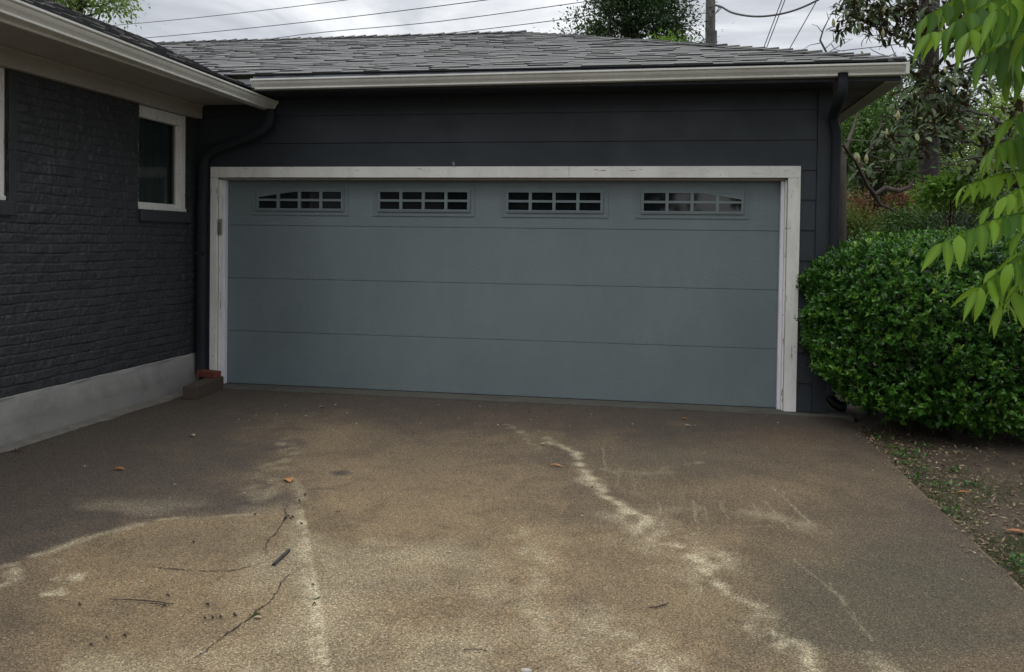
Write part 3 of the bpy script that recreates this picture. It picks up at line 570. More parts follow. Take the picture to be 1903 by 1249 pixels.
q = MB(); q.tube([(2.266, .012, 2.006), (2.266, -.012, 2.006), (2.266, -.018, 2.02), (2.266, -.012, 2.034)], .006, 6); q.box(2.258, 2.274, .004, .010, 1.999, 2.03); q.build('hook', M['metal'], garage)
# slab edge
q = MB(); q.box(-.1, 5.56, -.085, 6, -.1, .014); q.build('door_sill', M['sill'], garage, bevel=.006)
# sectional door
gd = bpy.data.objects.new('garage_door', None)
q = MB(); JZ = [.018, .503, .990, 1.475, 1.90]
for a, b_ in zip(JZ, JZ[1:]):
    q.box(.09, 5.01, .130, .170, a+.0040, b_-.0015); q.box(.09, 5.01, .1305, .14, a+.0005, a+.0030)
door = q.build('garage_door', M['door'], garage, bevel=.0022)
door['label'] = 'grey blue sectional door with four rows of flush panels'
q = MB(); q.box(.09, 5.01, .138, .165, .011, .020); q.build('bottom_seal', M['black_plastic'], door)
def dwin(x0, arch):
    z0, z1 = 1.572, 1.838; x1 = x0+.923; me = MB(); yb = .1315
    def ring(a0, a1, c0, c1, w, yf, yb_=yb):
        me.box(a0, a1, yf, yb_, c0, c0+w); me.box(a0, a1, yf, yb_, c1-w, c1); me.box(a0, a0+w, yf, yb_, c0+w, c1-w); me.box(a1-w, a1, yf, yb_, c0+w, c1-w)
    ring(x0, x1, z0, z1, .010, .1215); ring(x0+.0105, x1-.0105, z0+.0105, z1-.0105, .022, .1265); 
    ring(x0+.040, x1-.040, z0+.037, z1-.030, .010, .1150); ring(x0+.0505, x1-.0505, z0+.0475, z1-.0405, .013, .112)
    xa, xb, za, zb = x0+.064, x1-.064, z0+.061, z1-.054; pw = (xb-xa-3*.026)/4; ph = (zb-za-.020)/2
    for k in range(3): c = xa+pw*(k+1)+.026*k; me.box(c, c+.026, .113, yb, za, zb)
    for k in range(4):
        c = xa+(pw+.026)*k
        me.box(c+.0003, c+pw-.0003, .1145, yb, za+ph, za+ph+.020)
    if arch:
        n_ = 12; span = 2*pw+.026
        for k in range(n_):
            t0, t1 = k/n_, (k+1)/n_; f = lambda t: zb-.052*(1-t)**1.25
            P = [(xa+span*t0, f(t0)), (xa+span*t1, f(t1)), (xa+span*t1, zb), (xa+span*t0, zb)]
            if arch < 0: P = [(xa+xb-a_, c_) for a_, c_ in P][::-1]
            n = len(me.v); me.v += [(a_, .1160, c_) for a_, c_ in P]+[(a_, yb, c_) for a_, c_ in P]; me.t += [.5]*8
            me.f += [(n, n+1, n+2, n+3), (n+4, n+5, n+1, n), (n+5, n+6, n+2, n+1), (n+4, n, n+3, n+7)]
    me2 = me; nf = len(me.f)
    me.poly([(xa-.002, .1290, za-.002), (xb+.002, .1290, za-.002), (xb+.002, .1290, zb+.002), (xa-.002, .1290, zb+.002)])
    o = me.build('window', M['door'], door); o.data.materials.append(M['pane'])
    for p in o.data.polygons:
        if p.index >= nf: p.material_index = 1
    return o
for k, (x0, ar) in enumerate(((.345, 1), (1.504, 0), (2.663, 0), (3.822, -1))):
    w = dwin(x0, ar)
    w['label'] = ['eight pane window with an arched upper left corner', 'plain eight pane window left of the middle', 'plain eight pane window right of the middle', 'eight pane window with an arched upper right corner'][k]
# keypad
kp = empty('keypad', (.066, .07, 1.455), 'small beige opener keypad screwed to the left white jamb of the garage door', 'keypad')
q = MB(); q.box(.064, .104, .010, .034, 1.385, 1.528); q.build('case', M['plastic'], kp, bevel=.009, seg=3)
q = MB(); q.box(.069, .099, .006, .010, 1.392, 1.50); q.build('cover', M['keys'], kp, bevel=.002)
# timber block, red brick, drain pipe
q = MB(); rot = np.array(Matrix.Rotation(R(6.5), 3, 'Z')); q.box(-.064, .064, -.275, .275, .002, .112, rot=rot, org=(.148, -.345, 0)); tb = q.build('timber_block', M['timber'], bevel=.006); tag(tb, 'weathered dark brown timber offcut on the concrete in the corner below the downspout', 'timber block')
rot = np.array(Matrix.Rotation(R(78), 3, 'Z')); q = MB(); q.box(-.046, .046, -.098, .098, 0, .055, rot=rot, org=(.075, -.135, .1135)); tag(q.build('brick', M['red_brick'], bevel=.004), 'loose red brick lying on the end of the timber block by the garage trim', 'brick')
q = MB(); pts = []; rad = []
for k in range(60):
    t = k/59; a = t*R(80); pts.append((5.389+.16*(1-math.cos(a)), .0+.14*t, .20-.15*math.sin(a))); rad.append(.036+.006*(k % 2))
q.tube(pts, rad, 12); tag(q.build('drain_pipe', M['black_plastic'], smooth=False), 'black corrugated drain pipe bending from the right downspout under the hedge', 'drain pipe')
# ------------------------------------------------------------------ HEDGE
hedge = empty('hedge', (6.9, -.1, 0), 'dense glossy green clipped hedge beside the right end of the garage', 'hedge')
def shellpoints(n, c, h, pw, seed, depth=0.):
    r_ = np.random.default_rng(seed); d = r_.normal(size=(n*2, 3)); d /= np.linalg.norm(d, axis=1, keepdims=True)
    rr = (np.abs(d[:, 0])**pw+np.abs(d[:, 1])**pw+np.abs(d[:, 2])**pw)**(-1/pw); b_ = d*rr[:, None]
    nrm = np.sign(b_)*np.abs(b_)**(pw-1)/np.array(h); nrm /= np.linalg.norm(nrm, axis=1, keepdims=True)
    return (b_*np.array(h))[:n]+np.array(c), nrm[:n]
def lump(P, s=1.): # lumpy displacement
    return .5*(np.sin(P[:, 0]*5.1*s+P[:, 2]*3.3*s)+np.sin(P[:, 1]*6.3*s-P[:, 2]*5.2*s+1.7))+.5*np.sin(P[:, 0]*11*s+P[:, 1]*9*s+P[:, 2]*13*s)
HC, HH = (7.06, -.10, .745), (1.94, 1.04, .755)
P, Nn = shellpoints(27000, HC, HH, 3.8, 5)
vis = (Nn[:, 1] < .35) | (Nn[:, 2] > .2) | (Nn[:, 0] < -.2); vis &= (P[:, 2] > .02+.03*np.sin(P[:, 0]*7)); P, Nn = P[vis], Nn[vis]
taper = np.clip((.70-P[:, 2])/.6, 0, 1); P = P+np.stack([taper*.15*(P[:, 0] < 6), taper*.10*(P[:, 1] < 0), 0*taper], -1)
cl_ = .5*np.sin(P[:, 0]*9+3*np.sin(P[:, 2]*8))*np.sin(P[:, 2]*11+2*np.sin(P[:, 0]*6)+P[:, 1]*5)+.5*lump(P)
P = P+Nn*(cl_*.070-.03-np.abs(rng.normal(0, .075, len(P)))+(rng.random(len(P)) < .05)*rng.uniform(.02, .055, len(P)))[:, None]
ok_ = P[:, 0] > 5.045; P, Nn, cl_ = P[ok_], Nn[ok_], cl_[ok_]
k = 9; n = len(P); Pr = np.repeat(P, k, 0)
sh = Nn*.8+rng.normal(0, .4, Nn.shape)+np.array([0, 0, .6]); sh /= np.linalg.norm(sh, axis=1, keepdims=True); Sr = np.repeat(sh, k, 0)
pv = rvec(n*k); pv -= Sr*(pv*Sr).sum(1, keepdims=True); pv /= np.linalg.norm(pv, axis=1, keepdims=True)+1e-9
D = Sr*rng.uniform(.25, 1.1, (n*k, 1))+pv*.75; Pr = Pr+Sr*rng.uniform(-.03, .012, (n*k, 1)); Ln = rng.uniform(.024, .044, n*k); Wd = Ln*rng.uniform(.38, .50, n*k)
V, Fc = leaves(Pr, D, Sr+rvec(n*k)*.2, Ln, Wd, .13)
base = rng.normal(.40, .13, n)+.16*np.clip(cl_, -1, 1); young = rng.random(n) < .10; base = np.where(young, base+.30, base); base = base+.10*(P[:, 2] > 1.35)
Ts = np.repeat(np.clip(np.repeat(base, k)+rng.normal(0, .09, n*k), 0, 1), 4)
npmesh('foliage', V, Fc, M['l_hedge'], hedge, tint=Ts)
q = MB()
for k_ in range(34):
    bx, by = random.uniform(5.75, 8.6), random.uniform(-.55, .4); tx, ty = bx+random.uniform(-.5, .5), by+random.uniform(-.5, .5)
    q.tube([(bx, by, -.06), ((bx*2+tx)/3, (by*2+ty)/3, .3), (tx, ty, .8), (tx+random.uniform(-.2, .2), ty, 1.2)], [.018, .014, .01, .005], 6)
q.build('stems', M['bark_dark'], hedge)
# interior fill leaves so that the hedge is opaque from every side
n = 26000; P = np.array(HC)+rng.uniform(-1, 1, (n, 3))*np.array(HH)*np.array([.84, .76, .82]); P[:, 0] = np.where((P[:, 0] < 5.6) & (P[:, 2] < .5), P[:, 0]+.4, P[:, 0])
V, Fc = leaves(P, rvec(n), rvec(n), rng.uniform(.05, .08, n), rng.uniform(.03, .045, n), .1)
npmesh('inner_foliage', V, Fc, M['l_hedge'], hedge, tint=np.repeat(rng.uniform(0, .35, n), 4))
# ------------------------------------------------------------------ trees
def tree(name, label, cat, base, blobs, nclump, nleaf, ls, lmat, bmat, tr, group=None, spread=.5, trunk_pts=None, elong=.5, shell=.55, tb=.45, limbs=True, seed=0, droop=.0):
    """blobs: (cx,cy,cz,rx,ry,rz); clumps gather round the blob shells"""
    r_ = np.random.default_rng(seed+100); t = empty(name, tuple(base), label, cat, group)
    vol = np.array([b_[3]*b_[4]*b_[5] for b_ in blobs])**(2/3); cnt = np.maximum(3, (nclump*vol/vol.sum()).astype(int)); C = []
    for b_, c_ in zip(blobs, cnt):
        d = r_.normal(size=(c_, 3)); d /= np.linalg.norm(d, axis=1, keepdims=True); rad = shell+(1-shell)*r_.random((c_, 1))**.7
        C.append(np.array(b_[:3])+d*rad*np.array(b_[3:]))
    C = np.concatenate(C); nc = len(C); cs = r_.uniform(.5, 1.3, nc)*spread; ct = np.clip(r_.normal(tb, .2, nc), 0, 1)
    idx = r_.integers(0, nc, nleaf); dd = r_.normal(size=(nleaf, 3))*np.array([1, 1, .7]); dd /= (1+.0*np.linalg.norm(dd, axis=1, keepdims=True))
    P = C[idx]+dd*cs[idx, None]*.5; D = dd+r_.normal(size=(nleaf, 3))*.8+np.array([0, 0, -droop]); Ln = r_.uniform(.6, 1.3, nleaf)*ls
    V, Fc = leaves(P, D, r_.normal(size=(nleaf, 3))*.6+np.array([0, 0, 1.]), Ln, Ln*elong, .12)
    T_ = np.repeat(np.clip(ct[idx]+r_.normal(0, .14, nleaf), 0, 1), 4)
    npmesh('crown', V, Fc, lmat, t, tint=T_)
    q = MB(); top = np.mean([b_[:3] for b_ in blobs], 0)
    tp = [np.array(p) for p in (trunk_pts or [base, base*.5+top*.5+r_.normal(0, .15, 3), top])]
    q.tube(tp, [tr*(1-.6*i/(len(tp)-1)) for i in range(len(tp))], 10)
    if limbs:
        for c_ in C[::max(1, nc//26)]:
            a = tp[-1]*.6+tp[-2]*.4; a = tp[-2]+(tp[-1]-tp[-2])*r_.uniform(.2, 1); m_ = (a+c_)/2+r_.normal(0, .12, 3)*np.linalg.norm(c_-a)*.4
            q.tube([a, m_, c_], [tr*.32, tr*.2, tr*.06], 5)
    q.build('trunk', bmat, t, smooth=True); return t
def blob(px, py, y, rx, rz, ry=None):
    """crown lobe seen at px,py standing at depth y, radii in photo pixels"""
    c_ = at(px, py, 1, y); k_ = ((c_-CAM)@WW)/F; return (*c_, rx*k_, (ry or rx)*k_, rz*k_)
def gp(px, y): c_ = at(px, 500, 1, y); return np.array([c_[0], y, -.1])
# left tree over the house roof
tree('leafy_tree', 'pale green tree rising behind the house roof at top left', 'tree', gp(150, 17), [blob(150, -40, 17, 75, 80), blob(95, -50, 18, 60, 60), blob(205, -5, 17, 26, 44)], 80, 9000, .13, M['l_light'], M['bark_brown'], .16, spread=.7, seed=1, tb=.45, droop=.6)
tree('dark_tree', 'dark green full crowned tree behind the garage roof left of the utility pole', 'tree', gp(1200, 17), [blob(1215, 10, 17, 72, 66), blob(1180, -40, 17, 80, 60), blob(1110, 42, 17, 42, 36), blob(1068, 76, 17, 18, 16), blob(1265, 70, 17, 30, 30)], 170, 26000, .10, M['l_deep'], M['bark_dark'], .2, spread=.62, seed=2, tb=.5)
tree('small_tree', 'yellow green treetop peeping over the garage roof below the dark tree', 'tree', gp(1245, 15), [blob(1240, 97, 15, 36, 17)], 14, 2200, .09, M['l_fresh'], M['bark_brown'], .07, spread=.4, seed=3, tb=.25)
# background woodland at the right: separate trees
BT = [('leafy_tree', 'bright spring green sapling right behind the garage corner', [blob(1600, 235, 8, 40, 45), blob(1640, 180, 8.4, 36, 30), blob(1590, 285, 8, 34, 44), blob(1680, 300, 8, 36, 24)], 8500, .075, 'l_mid', .72, 8),
      ('leafy_tree', 'mid green bushy tree filling the gap right beside the garage corner', [blob(1590, 270, 12, 55, 90), blob(1600, 220, 12, 50, 45), blob(1655, 300, 12, 40, 60)], 11500, .11, 'l_mid', .5, 12),
      ('leafy_tree', 'deep green tree behind the tall dark trunk', [blob(1700, 290, 13, 70, 100), blob(1735, 220, 13, 60, 45), blob(1660, 250, 13, 50, 50)], 12500, .12, 'l_deep', .5, 13),
      ('leafy_tree', 'pale green tree far behind the magnolia at the right', [blob(1830, 270, 20, 90, 75), blob(1900, 260, 20, 80, 70), blob(1790, 235, 20, 34, 28), blob(1865, 190, 20, 36, 30)], 9000, .15, 'l_light', .4, 20),
      ('leafy_tree', 'olive green low tree at the far right behind the pecan leaves', [blob(1850, 350, 11, 90, 70), blob(1930, 320, 11, 80, 90), blob(1780, 380, 11, 60, 40)], 10500, .10, 'l_olive', .45, 11),
      ('leafy_tree', 'distant green treetops closing the view above the hedge', [blob(1700, 340, 26, 90, 60), blob(1600, 350, 26, 70, 60), blob(1800, 330, 26, 90, 60), blob(1900, 340, 26, 80, 60), blob(1650, 400, 26, 200, 50)], 13000, .20, 'l_mid', .45, 26)]
for k, (nme, lab, bl, nl, ls, mt, tb, y) in enumerate(BT):
    c_ = np.mean([b_[:3] for b_ in bl], 0); tree(nme, lab, 'tree', np.array([c_[0], c_[1], -.1]), bl, 130, nl, ls, M[mt], M['bark_dark'], .12, spread=.55 if y < 18 else .9, seed=10+k, tb=tb, shell=.3)
# shrubs
tree('shrub', 'bright green fresh leaved shrub in front of the tall dark trunk', 'shrub', gp(1770, 4.6), [blob(1740, 352, 4.6, 40, 14), blob(1785, 338, 4.6, 44, 18), blob(1820, 365, 4.8, 34, 16), blob(1725, 372, 4.6, 26, 10)], 60, 3000, .075, M['l_fresh'], M['bark_brown'], .02, spread=.17, seed=31, tb=.5, shell=.2, droop=.3)
tree('dry_shrub', 'rusty orange dried shrub behind the hedge beside the brown trunk', 'shrub', gp(1620, 8.5), [blob(1600, 400, 8.5, 36, 30), blob(1680, 385, 8.5, 40, 20), blob(1640, 420, 8.5, 60, 26)], 60, 9500, .07, M['l_dry'], M['bark_brown'], .03, spread=.38, seed=32, tb=.7, shell=.1)
tree('shrub', 'mid green shrub between hedge and dried orange shrub', 'shrub', gp(1700, 6), [blob(1700, 428, 6, 60, 22), blob(1668, 408, 6.3, 24, 14)], 40, 5200, .055, M['l_mid'], M['bark_brown'], .02, spread=.28, seed=33, tb=.6, shell=.2)
tree('shrub', 'dark low shrub right of the tall dark trunk above the hedge', 'shrub', gp(1850, 5.5), [blob(1830, 420, 5.5, 90, 30), blob(1900, 390, 5.5, 70, 30)], 50, 7000, .055, M['l_deep'], M['bark_dark'], .02, spread=.3, seed=34, tb=.5, shell=.2)
tree('shrub', 'olive brown scrubby shrub beside the brown trunk behind the garage', 'shrub', gp(1600, 7), [blob(1590, 425, 7, 34, 20), blob(1575, 400, 7, 16, 20)], 26, 2600, .05, M['l_olive'], M['bark_brown'], .02, spread=.3, seed=35, tb=.3, shell=.2)
# brown trunk behind the corner with its bent limb
bt = empty('bare_trunk_tree', tuple(gp(1562, 3.2)), 'brown rough trunk close behind the garage corner with a crooked bare limb', 'tree')
q = MB(); b0 = gp(1562, 3.2); q.tube([b0, at(1563, 430, 1, 3.2), at(1564, 330, 1, 3.2), at(1568, 285, 1, 3.3), at(1585, 240, 1, 3.6), at(1600, 190, 1, 4.0)], [.07, .058, .052, .030, .018, .008], 10); q.build('trunk', M['bark_brown'], bt, smooth=True)
q = MB(); q.tube([at(1565, 268, 1, 3.2), at(1590, 300, 1, 3.4), at(1612, 345, 1, 3.6), at(1625, 362, 1, 3.7), at(1645, 350, 1, 3.7), at(1670, 355, 1, 3.7), at(1690, 348, 1, 3.8), at(1702, 328, 1, 3.8)], [.016, .018, .024, .033, .033, .031, .024, .008], 8)
q.tube([at(1625, 362, 1, 3.7), at(1636, 380, 1, 3.7), at(1655, 388, 1, 3.7), at(1668, 396, 1, 3.8)], [.028, .022, .014, .006], 7); q.build('limb', M['bark_brown'], bt, smooth=True)
q = MB(); q.tube([at(1640, 210, 1, 3.7), at(1637, 235, 1, 3.7), at(1620, 262, 1, 3.6), at(1616, 288, 1, 3.6), at(1650, 300, 1, 3.7), at(1720, 290, 1, 3.9)], [.010, .012, .012, .009, .007, .004], 6)
q.tube([at(1570, 260, 1, 3.4), at(1616, 262, 1, 3.6), at(1622, 262, 1, 3.6)], [.01, .006, .005], 6); q.build('pale_limb', M['bark_grey'], bt, smooth=True)
# bare twigs above the roof end
tw = empty('bare_tree', tuple(gp(1540, 7)), 'leafless twiggy treetop poking over the right end of the garage roof', 'tree')
q = MB(); q.tube([gp(1542, 7), at(1540, 105, 1, 7), at(1524, 75, 1, 7), at(1530, 55, 1, 7), at(1540, 35, 1, 7), at(1536, 22, 1, 7)], [.05, .02, .016, .012, .008, .003], 6)
for pts in ([(1524, 80), (1505, 84), (1488, 95)], [(1532, 92), (1545, 80), (1560, 60), (1572, 50)], [(1536, 100), (1560, 85), (1585, 72)], [(1528, 60), (1518, 48), (1508, 45)], [(1545, 82), (1552, 92), (1570, 96)], [(1550, 78), (1548, 62), (1556, 52)]):
    q.tube([at(a, b_, 1, 7) for a, b_ in pts], [.008, .005, .003][:len(pts)]+[.002]*(len(pts)-3), 5)
q.build('trunk', M['bark_grey'], tw)
# magnolia
mag = empty('magnolia_tree', tuple(gp(1727, 7)), 'tall magnolia with dark straight trunk, brown backed leaves and pale buds right of the garage', 'tree')
q = MB(); q.tube([gp(1727, 7), at(1727, 400, 1, 7), at(1727, 250, 1, 7), at(1726, 100, 1, 7), at(1727, 0, 1, 7), at(1728, -120, 1, 7)], [.17, .155, .15, .145, .15, .12], 14); q.build('trunk', M['bark_dark'], mag, smooth=True)
LB = [([(1726, 90, 7), (1690, 75, 6.5), (1640, 55, 6), (1590, 30, 5.6), (1555, 40, 5.4)], .03), ([(1726, 60, 7), (1690, 40, 6.5), (1650, 0, 6)], .03), ([(1730, 110, 7), (1680, 112, 6), (1650, 100, 5.6), (1617, 90, 5.4)], .012), ([(1725, 120, 7), (1700, 85, 6), (1670, 60, 5.8), (1645, 55, 5.6)], .012),
      ([(1720, 115, 7), (1690, 100, 6), (1665, 75, 5.8), (1650, 60, 5.5)], .010), ([(1695, 115, 6.2), (1670, 108, 6), (1645, 65, 5.8), (1615, 40, 5.5)], .009), ([(1727, 150, 7), (1760, 130, 6.6), (1790, 110, 6.3), (1850, 105, 6), (1903, 115, 5.8)], .035), ([(1727, 130, 7), (1770, 95, 6.6), (1830, 60, 6.2), (1900, 40, 6)], .03),
      ([(1950, 260, 4.2), (1880, 235, 4.4), (1840, 215, 4.6), (1800, 205, 4.8), (1770, 200, 5)], .028), ([(1950, 255, 4.2), (1870, 262, 4.4), (1800, 268, 4.4), (1750, 258, 4.4), (1700, 250, 4.3), (1650, 255, 4.2)], .022), ([(1940, 270, 4), (1830, 290, 4), (1760, 300, 4), (1700, 320, 4), (1620, 315, 4)], .012),
      ([(1903, 190, 5), (1850, 200, 5), (1830, 185, 5), (1800, 165, 5)], .012), ([(1903, 140, 5.5), (1850, 135, 5.6), (1800, 150, 5.6), (1740, 170, 6)], .02), ([(1727, 200, 7), (1700, 205, 6), (1670, 220, 5.2), (1640, 215, 4.8)], .02), ([(1860, 240, 4.4), (1830, 235, 4.4), (1790, 225, 4.5), (1760, 232, 4.5)], .010), ([(1680, 250, 4.3), (1630, 260, 4.2), (1600, 300, 4.1)], .010),
      ([(1727, 40, 7), (1760, 20, 6.6), (1800, -30, 6)], .03), ([(1727, 160, 7), (1690, 140, 6.5), (1650, 130, 6)], .02), ([(1903, 90, 5.4), (1840, 100, 5.4), (1790, 125, 5.6)], .012), ([(1750, 190, 5.6), (1755, 165, 5.4), (1745, 140, 5.2)], .01)]
q = MB()
for pts, r0 in LB:
    P = [at(a, b_, 1, y) for a, b_, y in pts]; O = []
    for a, b_ in zip(P, P[1:]):
        for t in (0, .33, .66): O.append(a+(b_-a)*t+rng.normal(0, .025, 3))
    O.append(P[-1]); q.tube(O, [r0*(1-.65*i/(len(O)-1)) for i in range(len(O))], 6)
q.build('branches', M['bark_dark'], mag, smooth=True)
cl = [(1650, 25, 5.6), (1622, 12, 5.5), (1600, 5, 5.5), (1670, 45, 5.7), (1690, 15, 6), (1640, 62, 5.6), (1662, 72, 5.7), (1617, 40, 5.5), (1590, 25, 5.4), (1577, 15, 5.4), (1558, 62, 5.3), (1560, 50, 5.3), (1582, 42, 5.4), (1700, 50, 6), (1706, 75, 6), (1575, 5, 5.4), (1555, 12, 5.3), (1640, 0, 5.6), (1680, 0, 5.8),
      (1710, 25, 6), (1745, 40, 6), (1760, 80, 6), (1660, 10, 5.6), (1630, 30, 5.6), (1608, 55, 5.5), (1685, 62, 5.7),
      (1700, 160, 5.2), (1730, 170, 5), (1745, 190, 5), (1760, 205, 4.8), (1775, 180, 5), (1715, 200, 5), (1700, 215, 4.8), (1780, 215, 4.6), (1755, 160, 5), (1765, 150, 5), (1745, 140, 5), (1690, 180, 5), (1800, 160, 5), (1830, 150, 5.2), (1860, 160, 5.2), (1780, 130, 5.4), (1800, 135, 5.4), (1820, 110, 5.4), (1850, 125, 5.4), (1880, 150, 5.2), (1895, 105, 5.2),
      (1640, 262, 4.2), (1660, 255, 4.2), (1650, 275, 4.2), (1690, 262, 4.2), (1705, 250, 4.2), (1672, 290, 4.2), (1710, 270, 4.2), (1730, 245, 4.3), (1600, 318, 4), (1612, 312, 4), (1592, 322, 4), (1760, 235, 4.4), (1740, 225, 4.6), (1790, 250, 4.4), (1755, 250, 4.4), (1808, 245, 4.4), (1830, 240, 4.4), (1772, 240, 4.4),
      (1805, 310, 4.2), (1820, 300, 4.2), (1840, 320, 4.2), (1790, 320, 4.2), (1860, 310, 4.2), (1700, 135, 5.4), (1680, 130, 5.6), (1720, 150, 5.2), (1700, 195, 5.2), (1880, 250, 4.6), (1895, 200, 4.8), (1870, 205, 4.8), (1850, 260, 4.4), (1725, 215, 4.8), (1745, 265, 4.4), (1685, 225, 4.8), (1830, 45, 6), (1870, 20, 6), (1800, 20, 6), (1770, 10, 6), (1890, 70, 5.6)]
extra = [(a+rng.normal(0, 17), b_+rng.normal(0, 14), y+.4+abs(rng.normal(0, .5))) for a, b_, y in cl for _ in range(1)]
cl = cl+[(rng.uniform(1575, 1790), rng.uniform(-40, 66), rng.uniform(5.4, 6.8)) for _ in range(55)]+[(rng.uniform(1660, 1800), rng.uniform(120, 230), rng.uniform(4.8, 6.5)) for _ in range(26)]
cl = cl+[e_ for e_ in extra if e_[0] > 1560 or e_[1] > 250]
cl = [c_ for c_ in cl if not (1585 > c_[0] and c_[1] > 150 and c_[1] < 300)]
C = np.array([at(*c_[:2], 1, c_[2]) for c_ in cl]); kL = 11; n = len(C)
ax = rng.normal(0, .45, (n, 3))+np.array([-.35, -.35, .55]); ax /= np.linalg.norm(ax, axis=1, keepdims=True); A_ = np.repeat(ax, kL, 0)
D = A_*rng.uniform(-.15, .9, (n*kL, 1))+rvec(n*kL)*.9; U = A_*.8+np.array([0, 0, .7]); Pb = np.repeat(C, kL, 0)+rng.normal(0, .03, (n*kL, 3))-A_*rng.uniform(0, .08, (n*kL, 1))
Ln = rng.uniform(.12, .21, n*kL); V, Fc = blades(Pb, D, U, Ln, Ln*rng.uniform(.27, .35, n*kL), MAGP, rng.uniform(.3, 1.3, n*kL), 5, .13)
npmesh('leaves', V, Fc, M['l_magnolia'], mag, tint=np.repeat(np.clip(rng.normal(.45, .25, n*kL), 0, 1), 18), smooth=True)
for a, b_, y in ((1641, 62, 5.5), (1549, 43, 5.3), (1772, 168, 4.9), (1756, 133, 5), (1669, 215, 4.4), (1648, 248, 4.2), (1595, 294, 4), (1610, 296, 4), (1642, 20, 5.5)):
    c_ = at(a, b_, 1, y); q = MB(); dz = np.array([random.uniform(-.15, .15), random.uniform(-.1, .1), 1]); q.tube([c_-dz*.055, c_-dz*.03, c_, c_+dz*.03, c_+dz*.055, c_+dz*.07], [.008, .02, .026, .02, .010, .002], 8); q.build('bud', M['l_bud'], mag, smooth=True, tint=True)
# ------------------------------------------------------------------ pecan branch in the foreground
pec = empty('pecan_tree', (7.2, -4.1, 0), 'pecan tree with bright green drooping leaflets hanging into the right foreground', 'tree')
def atd(px, py, dist):
    d = (px-CX)/F*RR-(py-CY)/F*UU+WW; return CAM+d*dist
q = MB(); q.tube([(7.2, -4.1, -.1), (7.15, -4.1, 1.2), (7.0, -4.0, 2.4), (6.8, -4.1, 3.6), (6.9, -4.0, 4.6)], [.16, .14, .12, .09, .05], 12)
BR = [((7.05, -4.05, 2.0), (1990, 60), 2.9), ((7.1, -4.1, 1.7), (1990, 330), 2.8), ((7.0, -4.0, 2.3), (1980, -60), 3.0), ((7.1, -4.1, 1.5), (1985, 450), 2.6)]
for a, (px, py), dist in BR:
    e_ = atd(px, py, dist); a = np.array(a); m_ = (a+e_)/2+np.array([0, 0, .12]); q.tube([a, m_, e_], [.04, .025, .010], 7)
q.build('trunk', M['bark_grey'], pec, smooth=True)
nl = 13000; bc = rng.choice(5, nl); Bc = np.array([(7.2, -4.0, 4.9), (8.6, -3.2, 5.2), (7.0, -2.6, 5.0), (8.8, -5.2, 5.0), (9.6, -1.6, 5.3)]); dv = rvec(nl)*rng.random((nl, 1))**.45*np.array([1.7, 1.7, 1.1])  # unseen upper crown, added to shade the soil and the hedge
V, Fc = leaves(Bc[bc]+dv, rvec(nl)+np.array([0, 0, -.7]), rvec(nl)*.5+np.array([0, 0, 1.]), rng.uniform(.12, .20, nl), rng.uniform(.05, .08, nl), .12)
npmesh('crown', V, Fc, M['l_pecan'], pec, tint=np.repeat(rng.uniform(.1, .7, nl), 4))
# fronds: base px, tip px, depth, number of pairs, leaflet length
FR = [((1990, -60), (1722, 30), 2.9, 8, .135), ((1990, 60), (1728, 62), 2.75, 9, .13), ((1985, 10), (1800, 60), 2.6, 7, .14), ((1990, 60), (1835, 100), 2.5, 6, .14), ((1985, -40), (1850, 20), 2.45, 6, .13), ((1990, 90), (1868, 60), 2.6, 6, .14),
      ((1980, -60), (1790, -10), 3.0, 7, .13), ((1990, 40), (1880, 130), 2.55, 5, .13), ((1985, -20), (1760, 5), 3.1, 7, .12), ((1990, 200), (1872, 225), 2.7, 5, .12), ((1985, 240), (1850, 272), 2.8, 6, .12), ((1985, 300), (1842, 282), 2.9, 5, .11),
      ((1990, 330), (1793, 345), 2.85, 8, .10), ((1990, 350), (1838, 385), 2.75, 6, .10), ((1990, 400), (1748, 452), 2.45, 8, .115), ((1985, 450), (1815, 540), 2.4, 8, .11), ((1990, 330), (1870, 365), 2.6, 5, .11), ((1985, 450), (1862, 572), 2.5, 6, .11), ((1985, 420), (1880, 490), 2.35, 5, .11), ((1990, 460), (1900, 430), 2.5, 4, .11), ((1985, -60), (1900, 90), 2.3, 6, .13), ((1980, 380), (1825, 425), 2.9, 6, .10),
      ((1990, -20), (1775, 40), 2.7, 8, .13), ((1990, 20), (1820, 60), 3.2, 8, .13), ((1995, -100), (1840, -20), 2.8, 7, .13), ((1990, -40), (1880, 60), 3.0, 7, .13), ((1990, 60), (1860, 90), 3.3, 8, .13), ((1990, 480), (1850, 500), 2.7, 7, .11), ((1990, 360), (1850, 410), 3.0, 7, .10)]
q = MB(); Pl, Dl, Ll, Tl, Ul = [], [], [], [], []
